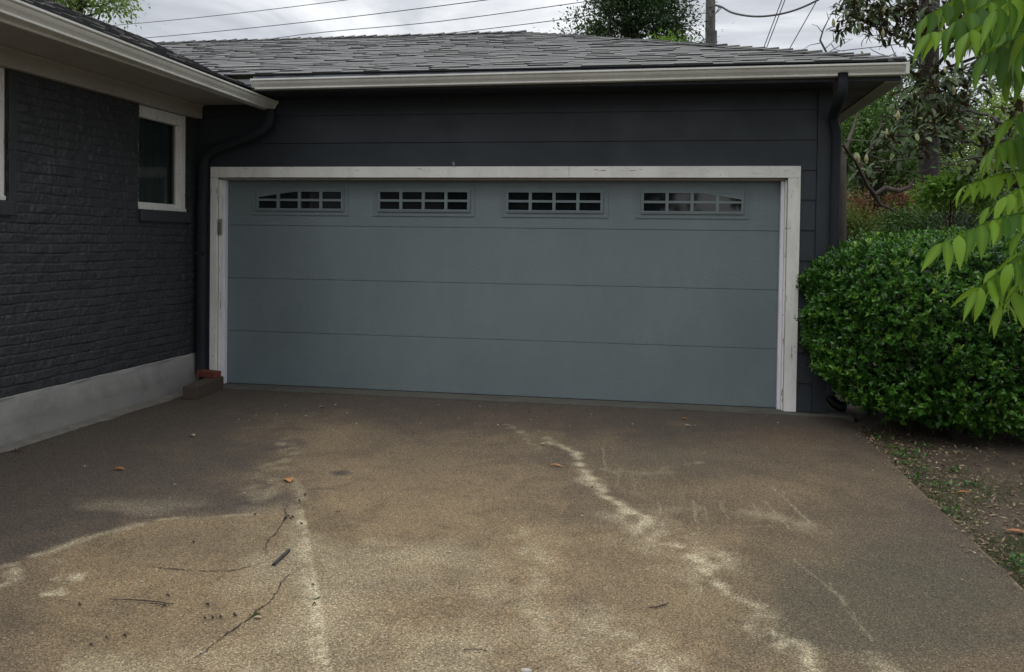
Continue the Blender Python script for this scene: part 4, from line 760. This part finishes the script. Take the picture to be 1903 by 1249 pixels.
for (b0, b1), (t0, t1), dist, npair, ll in FR:
    A = atd(b0, b1, dist*1.04); B = atd(t0, t1, dist); k_ = 14; ln = np.linalg.norm(B-A); P = []
    for j in range(k_+1):
        t = j/k_; P.append(A+(B-A)*t+np.array([0, 0, .10*ln*math.sin(t*math.pi)*(1-t*.3)]))
    q.tube(P, [.0035-.0026*j/k_ for j in range(k_+1)], 5); tin = random.uniform(.02, .55) if b1 < 150 else random.uniform(.4, .9)
    back = rng.uniform(-.6, .6)
    for j in range(npair):
        t = .30+.70*(j+.5)/npair; i0 = min(int(t*k_), k_-1); p = P[i0]+(P[i0+1]-P[i0])*(t*k_-i0); ax = P[i0+1]-P[i0]; ax /= np.linalg.norm(ax)
        side = np.cross(ax, [0, 0, 1]); side /= np.linalg.norm(side)
        for s_ in (-1, 1):
            Pl.append(p); Dl.append(ax*rng.uniform(.25, .6)+side*s_*rng.uniform(.35, .75)+np.array([0, 0, -rng.uniform(.3, .95)])); Ll.append(ll*(.62+.38*math.sin(min(1, (j+1.2)/npair)*math.pi*.75))*rng.uniform(.85, 1.15)); Tl.append(tin+rng.normal(0, .22)+.2*(t-.6)); Ul.append(np.array([0, 0, 1])+side*s_*.5+rng.normal(0, .25, 3))
    ax = P[-1]-P[-2]; Pl.append(P[-1]); Dl.append(ax/np.linalg.norm(ax)+np.array([0, 0, -.8])); Ll.append(ll*.9); Tl.append(tin+.25); Ul.append(np.array([0, 0, 1.])+rng.normal(0, .2, 3))
q.build('rachis', M['l_pecan'], pec, tint=True)
n = len(Pl); Ll = np.array(Ll); V, Fc = blades(np.array(Pl), np.array(Dl), np.array(Ul), Ll, Ll*rng.uniform(.26, .36, n), PECP, rng.uniform(.2, .9, n), 7, .13)
npmesh('leaves', V, Fc, M['l_pecan'], pec, tint=np.clip(np.repeat(np.array(Tl), 24).reshape(-1, 8, 3)+np.array([-.05, .22, -.05])+np.linspace(-.08, .12, 8)[None, :, None], 0, 1).ravel(), smooth=True)
# ------------------------------------------------------------------ utility pole and wires
pole = empty('utility_pole', tuple(gp(1320, 19)), 'weathered wooden utility pole behind the garage roof with looped cables', 'utility pole')
pb = gp(1320, 19); q = MB(); q.tube([pb, at(1320, 60, 1, 19), at(1321, -80, 1, 19), at(1322, -200, 1, 19)], [.17, .148, .135, .12], 14); q.build('pole', M['pole'], pole, smooth=True)
q = MB(); q.tube([gp(1331, 18.8), at(1330.5, 90, 1, 18.8), at(1330, 57, 1, 18.8)], [.04]*3, 8); q.build('conduit', M['metal'], pole, smooth=True)
q = MB()
for pts in ([(1338, 12), (1330, 25), (1316, 38), (1311, 55), (1314, 88)], [(1330, 8), (1336, 14), (1342, 14)], [(1342, 13), (1334, 22), (1320, 30), (1312, 45), (1322, 56), (1328, 52)], [(1312, 24), (1300, 25), (1293, 33)], [(1300, 62), (1308, 72), (1310, 84)]):
    P = [at(a, b_, 1, 18.75) for a, b_ in pts]; O = []
    for i_ in range(len(P)-1):
        for t in (0, .5): O.append(P[i_]*(1-t)+P[i_+1]*t)
    q.tube(O+[P[-1]], .014, 5)
q.build('cable_loops', M['wire'], pole)
def wire(pts, r, lab, name='power_line', cat='power line', n=24, sag=0):
    P = [at(a, b_, 1, y) for a, b_, y in pts]
    if len(P) == 2: P = [P[0]+(P[1]-P[0])*(i/n)-np.array([0, 0, sag*4*(i/n)*(1-i/n)]) for i in range(n+1)]
    else:
        O = []
        for i in range(len(P)-1):
            p0, p1, p2, p3 = P[max(i-1, 0)], P[i], P[i+1], P[min(i+2, len(P)-1)]
            for j in range(6):
                t = j/6; O.append(.5*(2*p1+(p2-p0)*t+(2*p0-5*p1+4*p2-p3)*t*t+(3*p1-p0-3*p2+p3)*t**3))
        P = O+[P[-1]]
    q = MB(); q.tube(P, r, 6); tag(q.build(name, M['wire'], smooth=True), lab, cat, 'overhead lines')
wire([(120, 54, 34), (680, -5, 26)], .016, 'thin topmost power line crossing the sky at upper left', sag=.12)
wire([(200, 76, 34), (1000, -13, 22)], .017, 'power line second from the top over the house roof', sag=.14)
wire([(330, 98, 30), (560, 64.5, 26.5), (815, 40, 23), (1110, 0, 21), (1180, -10, 20)], .015, 'power line running just above the garage ridge to the top edge')
wire([(600, 92, 28), (751, 72, 25), (1016, 40, 21), (1294, 0, 18.9), (1360, -9, 18)], .014, 'lowest power line passing in front of the dark tree crown')
wire([(1330, 10, 18.9), (1341, 13, 18.8), (1362, 24, 18.5), (1400, 30.5, 18), (1440, 28, 17.5), (1480, 18, 17), (1520, 0, 16.5), (1550, -20, 16)], .030, 'thick sagging twisted cable from the pole to the upper right', 'service_cable', 'cable')
wire([(1400, 140, 19), (1455, -6, 16)], .012, 'left of the two close slanting wires right of the pole')
wire([(1405, 140, 19), (1461, -6, 16)], .012, 'right of the two close slanting wires right of the pole')
wire([(1445, 130, 19), (1522, -6, 16)], .012, 'single slanting wire nearest the bare twigs')
wire([(1480, 104, 16), (1760, 72, 11)], .010, 'faint low wire running behind the magnolia branches')
# ------------------------------------------------------------------ small things on the concrete
def flat_leaf(px, py, size, wid, ang, mat, lab, name='fallen_leaf', curl=.8, tint=.5):
    c_ = at(px, py, 2, .004); a = R(ang); P = np.array([[c_[0]-math.cos(a)*size/2, c_[1]-math.sin(a)*size/2, .006]])
    V, Fc = blades(P, np.array([[math.cos(a), math.sin(a), .28]]), np.array([[0, 0, 1.]]), np.array([size]), np.array([wid]), MAGP, np.array([curl]), 7, .22)
    V[:, 2] = np.maximum(V[:, 2], .0065)
    tag(npmesh(name, V, Fc, mat, tint=np.full(len(V), tint), smooth=True), lab, 'leaf')
flat_leaf(536, 893, .085, .055, 125, M['l_orange'], 'curled orange leaf on the concrete above the crack', tint=.6)
flat_leaf(221, 873, .075, .030, 10, M['l_orange'], 'reddish brown leaf on the dark damp concrete near the house', tint=.0)
flat_leaf(1034, 866, .085, .020, -8, M['l_orange'], 'narrow orange leaf lying mid driveway beside the pale streak', tint=.9)
flat_leaf(357, 810, .05, .035, 160, M['l_litter'], 'tan leaf lying between the timber block and the brown leaf', tint=.8)
flat_leaf(479, 1149, .032, .016, 20, M['l_litter'], 'small tan leaf beside the sprout in the crack', tint=.9)
flat_leaf(1279, 792, .05, .022, 5, M['l_litter'], 'pale tan leaf in front of the right part of the garage door', tint=1.)
flat_leaf(1272, 779, .06, .022, 0, M['l_orange'], 'dull orange leaf near the sill below the fourth door window', tint=.1)
flat_leaf(598, 757, .045, .03, 40, M['l_litter'], 'small tan leaf near the sill at the left end of the door', tint=.6)
flat_leaf(1008, 826, .04, .02, 0, M['l_litter'], 'pale sliver of leaf left of the pale streak top', tint=1.)
def stick(pts, r, mat, lab, name='twig'):
    P = [at(a, b_, 2, .007) for a, b_ in pts]; q = MB(); q.tube(P, [r]*len(P) if not isinstance(r, list) else r, 7)
    tag(q.build(name, mat, smooth=True), lab, 'twig')
stick([(508, 1050), (517, 1041), (528, 1031), (537, 1023)], .0075, M['grey_stick'], 'short thick dark grey stick beside the crack', 'stick')
stick([(203, 1113), (235, 1114), (270, 1116), (300, 1119), (313, 1121)], [.001, .0017, .002, .002, .0012], M['twig'], 'long thin brown twig on the concrete at lower left')
stick([(280, 1121), (300, 1123), (322, 1122)], .0015, M['twig'], 'hair thin twig touching the end of the long brown twig')
stick([(1203, 1129), (1220, 1128), (1234, 1124), (1244, 1120)], [.001, .0025, .0025, .001], M['twig'], 'small curved dark twig alone in the lower middle of the driveway')
stick([(862, 1207), (885, 1206), (905, 1209)], .0012, M['twig'], 'hair thin twig near the bottom middle of the driveway')
q = MB()
for px, py in ((537, 958), (541, 963), (532, 962), (545, 961), (528, 965), (559, 972), (312, 1106), (305, 1126), (386, 1123), (435, 1142), (438, 1144), (198, 1184), (232, 1180), (149, 1123), (380, 1148), (395, 1147), (410, 1146), (169, 1197), (566, 920), (556, 930), (581, 1085), (583, 1122), (474, 955), (360, 1008), (980, 760), (629, 951), (1100, 905), (985, 765)):
    for _ in range(3):
        c_ = at(px+random.uniform(-2, 2), py+random.uniform(-1, 1), 2, .008); a = random.uniform(0, 3.1); l_ = random.uniform(.003, .009)
        q.tube([c_-np.array([math.cos(a)*l_, math.sin(a)*l_, .003]), c_+np.array([0, 0, random.uniform(0, .006)]), c_+np.array([math.cos(a)*l_, math.sin(a)*l_, -.002])], [.001, random.uniform(.0015, .0035), .0008], 5)
tag(q.build('debris', M['twig']), 'dark crumbs of bark and twigs scattered over the concrete', 'debris', kind='stuff')
q = MB()
for k in range(60):
    px, py = (random.uniform(420, 1450), random.uniform(745, 800)) if k < 34 else (random.uniform(100, 1800), random.uniform(800, 1240))
    c_ = at(px, py, 2, .004); s_ = random.uniform(.003, .007); q.tube([c_-np.array([s_, 0, 0]), c_, c_+np.array([s_, s_*.3, 0])], [s_*.3, s_*.6, s_*.3], 6)
for px, py in ((978, 1247),): c_ = at(px, py, 2, .006); q.tube([c_-np.array([.016, 0, 0]), c_, c_+np.array([.016, .003, 0])], [.006, .009, .005], 7)
tag(q.build('grit', M['pebble'], smooth=True), 'tiny pale grit and petals scattered over the concrete', 'grit', kind='stuff')
# sprout in crack
P0 = at(475, 1146, 2, .004); n = 26; V, Fc = leaves(np.repeat(P0[None], n, 0)+rng.normal(0, .006, (n, 3))*np.array([1, 1, 0]), rvec(n)*.6+np.array([0, 0, .8]), rvec(n), rng.uniform(.008, .02, n), rng.uniform(.004, .008, n))
tag(npmesh('sprout', V, Fc, M['grass'], tint=np.repeat(rng.uniform(.2, .8, n), 4)), 'tiny green sprout growing out of the crack', 'weed')
P0 = at(33, 838, 2, .004); n = 40; V, Fc = leaves(np.repeat(P0[None], n, 0)+rng.normal(0, .014, (n, 3))*np.array([1, 1, .1]), rvec(n)*.8+np.array([0, 0, .4]), rvec(n), rng.uniform(.01, .025, n), rng.uniform(.004, .01, n))
tag(npmesh('weed', V, Fc, M['l_litter'], tint=np.repeat(rng.uniform(0, .2, n), 4)), 'withered brown weed at the foot of the concrete plinth', 'weed')
# ------------------------------------------------------------------ ground cover beside the driveway
def scatter(n, f, x0=5.5, x1=9, y0=-4.6, y1=-.2):
    X = rng.uniform(x0, x1, n*4); Y = rng.uniform(y0, y1, n*4); keep = rng.random(n*4) < f(X, Y); X, Y = X[keep][:n], Y[keep][:n]; return X, Y, soilz(X, Y)
X, Y, Z = scatter(9000, lambda X, Y: np.clip(.25+.9*np.exp(-(X-5.5)/.35)+(fbm(X, Y, 3, 70)-.5), 0, 1)); n = len(X)
V, Fc = leaves(np.stack([X, Y, Z+.006], -1), rvec(n)*np.array([1, 1, .25]), rvec(n)*.35+np.array([0, 0, 1.]), rng.uniform(.012, .045, n), rng.uniform(.005, .018, n), .2)
tag(npmesh('leaf_litter', V, Fc, M['l_litter'], tint=np.repeat(np.clip(rng.normal(.48, .28, n), 0, 1), 4)), 'dry leaf litter strewn over bare soil beside the driveway', 'leaf litter', kind='stuff')
gd_ = lambda X, Y: np.clip((fbm(X, Y, 1.7, 90)-.44)*6, 0, 1)*np.clip((-Y-1.5)*1.1, 0, 1)+.75*np.exp(-((X-6.35)/.38)**2-((Y+3.05)/.6)**2)+.3*np.exp(-((X-5.62)/.08)**2)*(Y < -1.4)
X, Y, Z = scatter(26000, lambda X, Y: np.clip(gd_(X, Y), 0, 1), 5.51, 8.6, -5, -1.2); n = len(X)
V, Fc = leaves(np.stack([X, Y, Z-.003], -1), rvec(n)*.55+np.array([0, 0, .75]), rvec(n), rng.uniform(.018, .050, n), rng.uniform(.0025, .005, n), .1)
tag(npmesh('grass', V, Fc, M['grass'], tint=np.repeat(np.clip(rng.normal(.45, .25, n), 0, 1), 4)), 'thin patchy grass beside the driveway', 'grass', kind='stuff')
n = 170; X = 5.497-np.abs(rng.normal(0, .05, n)); Y = rng.uniform(-4.3, -.3, n)
V, Fc = leaves(np.stack([X, Y, np.full(n, .007)], -1), rvec(n)*np.array([1, 1, .15]), np.array([0, 0, 1.])+rvec(n)*.2, rng.uniform(.010, .034, n), rng.uniform(.005, .013, n), .2); V[:, 2] = np.maximum(V[:, 2], .006)
tag(npmesh('edge_litter', V, Fc, M['l_litter'], tint=np.repeat(np.clip(rng.normal(.4, .28, n), 0, 1), 4)), 'dry leaf bits blown onto the right edge of the concrete', 'leaf litter', kind='stuff')
# low broad weeds along the edge and under the hedge
cw = [(at(a, b_, 2, -.03)) for a, b_ in ((1693, 845), (1703, 855), (1776, 880), (1690, 868), (1712, 880), (1655, 835), (1668, 850), (1705, 895), (1770, 960), (1745, 905), (1640, 822), (1890, 1050), (1895, 1062), (1625, 815), (1720, 835), (1800, 905))]
P = np.concatenate([np.repeat(c_[None], 26, 0)+rng.normal(0, .035, (26, 3))*np.array([1, 1, .3]) for c_ in cw]); P[:, 2] = np.abs(P[:, 2]+.03)-.02; n = len(P)
V, Fc = leaves(P, rvec(n)+np.array([0, 0, .35]), rvec(n)*.5+np.array([0, 0, 1.]), rng.uniform(.016, .038, n), rng.uniform(.01, .02, n), .15)
tag(npmesh('ground_cover', V, Fc, M['l_hedge'], tint=np.repeat(np.clip(rng.normal(.3, .2, n), 0, 1), 4)), 'low broadleaf weeds along the driveway edge and under the hedge', 'weeds', kind='stuff')
for px, py, s_, a, t, lab in ((1805, 925, .085, 170, .2, 'reddish brown leaf on the bare soil right of the driveway'), (1868, 992, .12, -15, .3, 'long rust coloured leaf on the grass at the right edge'), (1792, 903, .06, 20, 1., 'cream coloured leaf on the bare soil below the hedge')):
    c_ = at(px, py, 2, -.03); ar = R(a); V, Fc = blades(np.array([[c_[0], c_[1], soilz(c_[0], c_[1])+.02]]), np.array([[math.cos(ar), math.sin(ar), .1]]), np.array([[0, 0, 1.]]), np.array([s_]), np.array([s_*.36]), MAGP, np.array([.5]), 6, .2)
    tag(npmesh('fallen_leaf', V, Fc, M['l_orange'] if t < .9 else M['l_litter'], tint=np.full(len(V), t), smooth=True), lab, 'leaf')
# ------------------------------------------------------------------ trees across the street (behind the camera: added to block sky in the pane reflections)
for k, (x, y, r_) in enumerate(((-10, -30, 4.5), (-4, -32, 4.8), (.4, -29, 3.2))):
    tree('reflection_tree', ['broad tree added across the street opposite the house', 'tall tree added across the street opposite the garage', 'rounder tree added across the street opposite the driveway'][k], 'tree', np.array([x, y, -.1]), [(x, y, 4.2, r_, r_*.7, 3.6), (x+1, y, 2., r_*.9, r_*.6, 2.)], 160, 9000, .55, M['l_deep'], M['bark_dark'], .25, spread=1.6, seed=50+k)
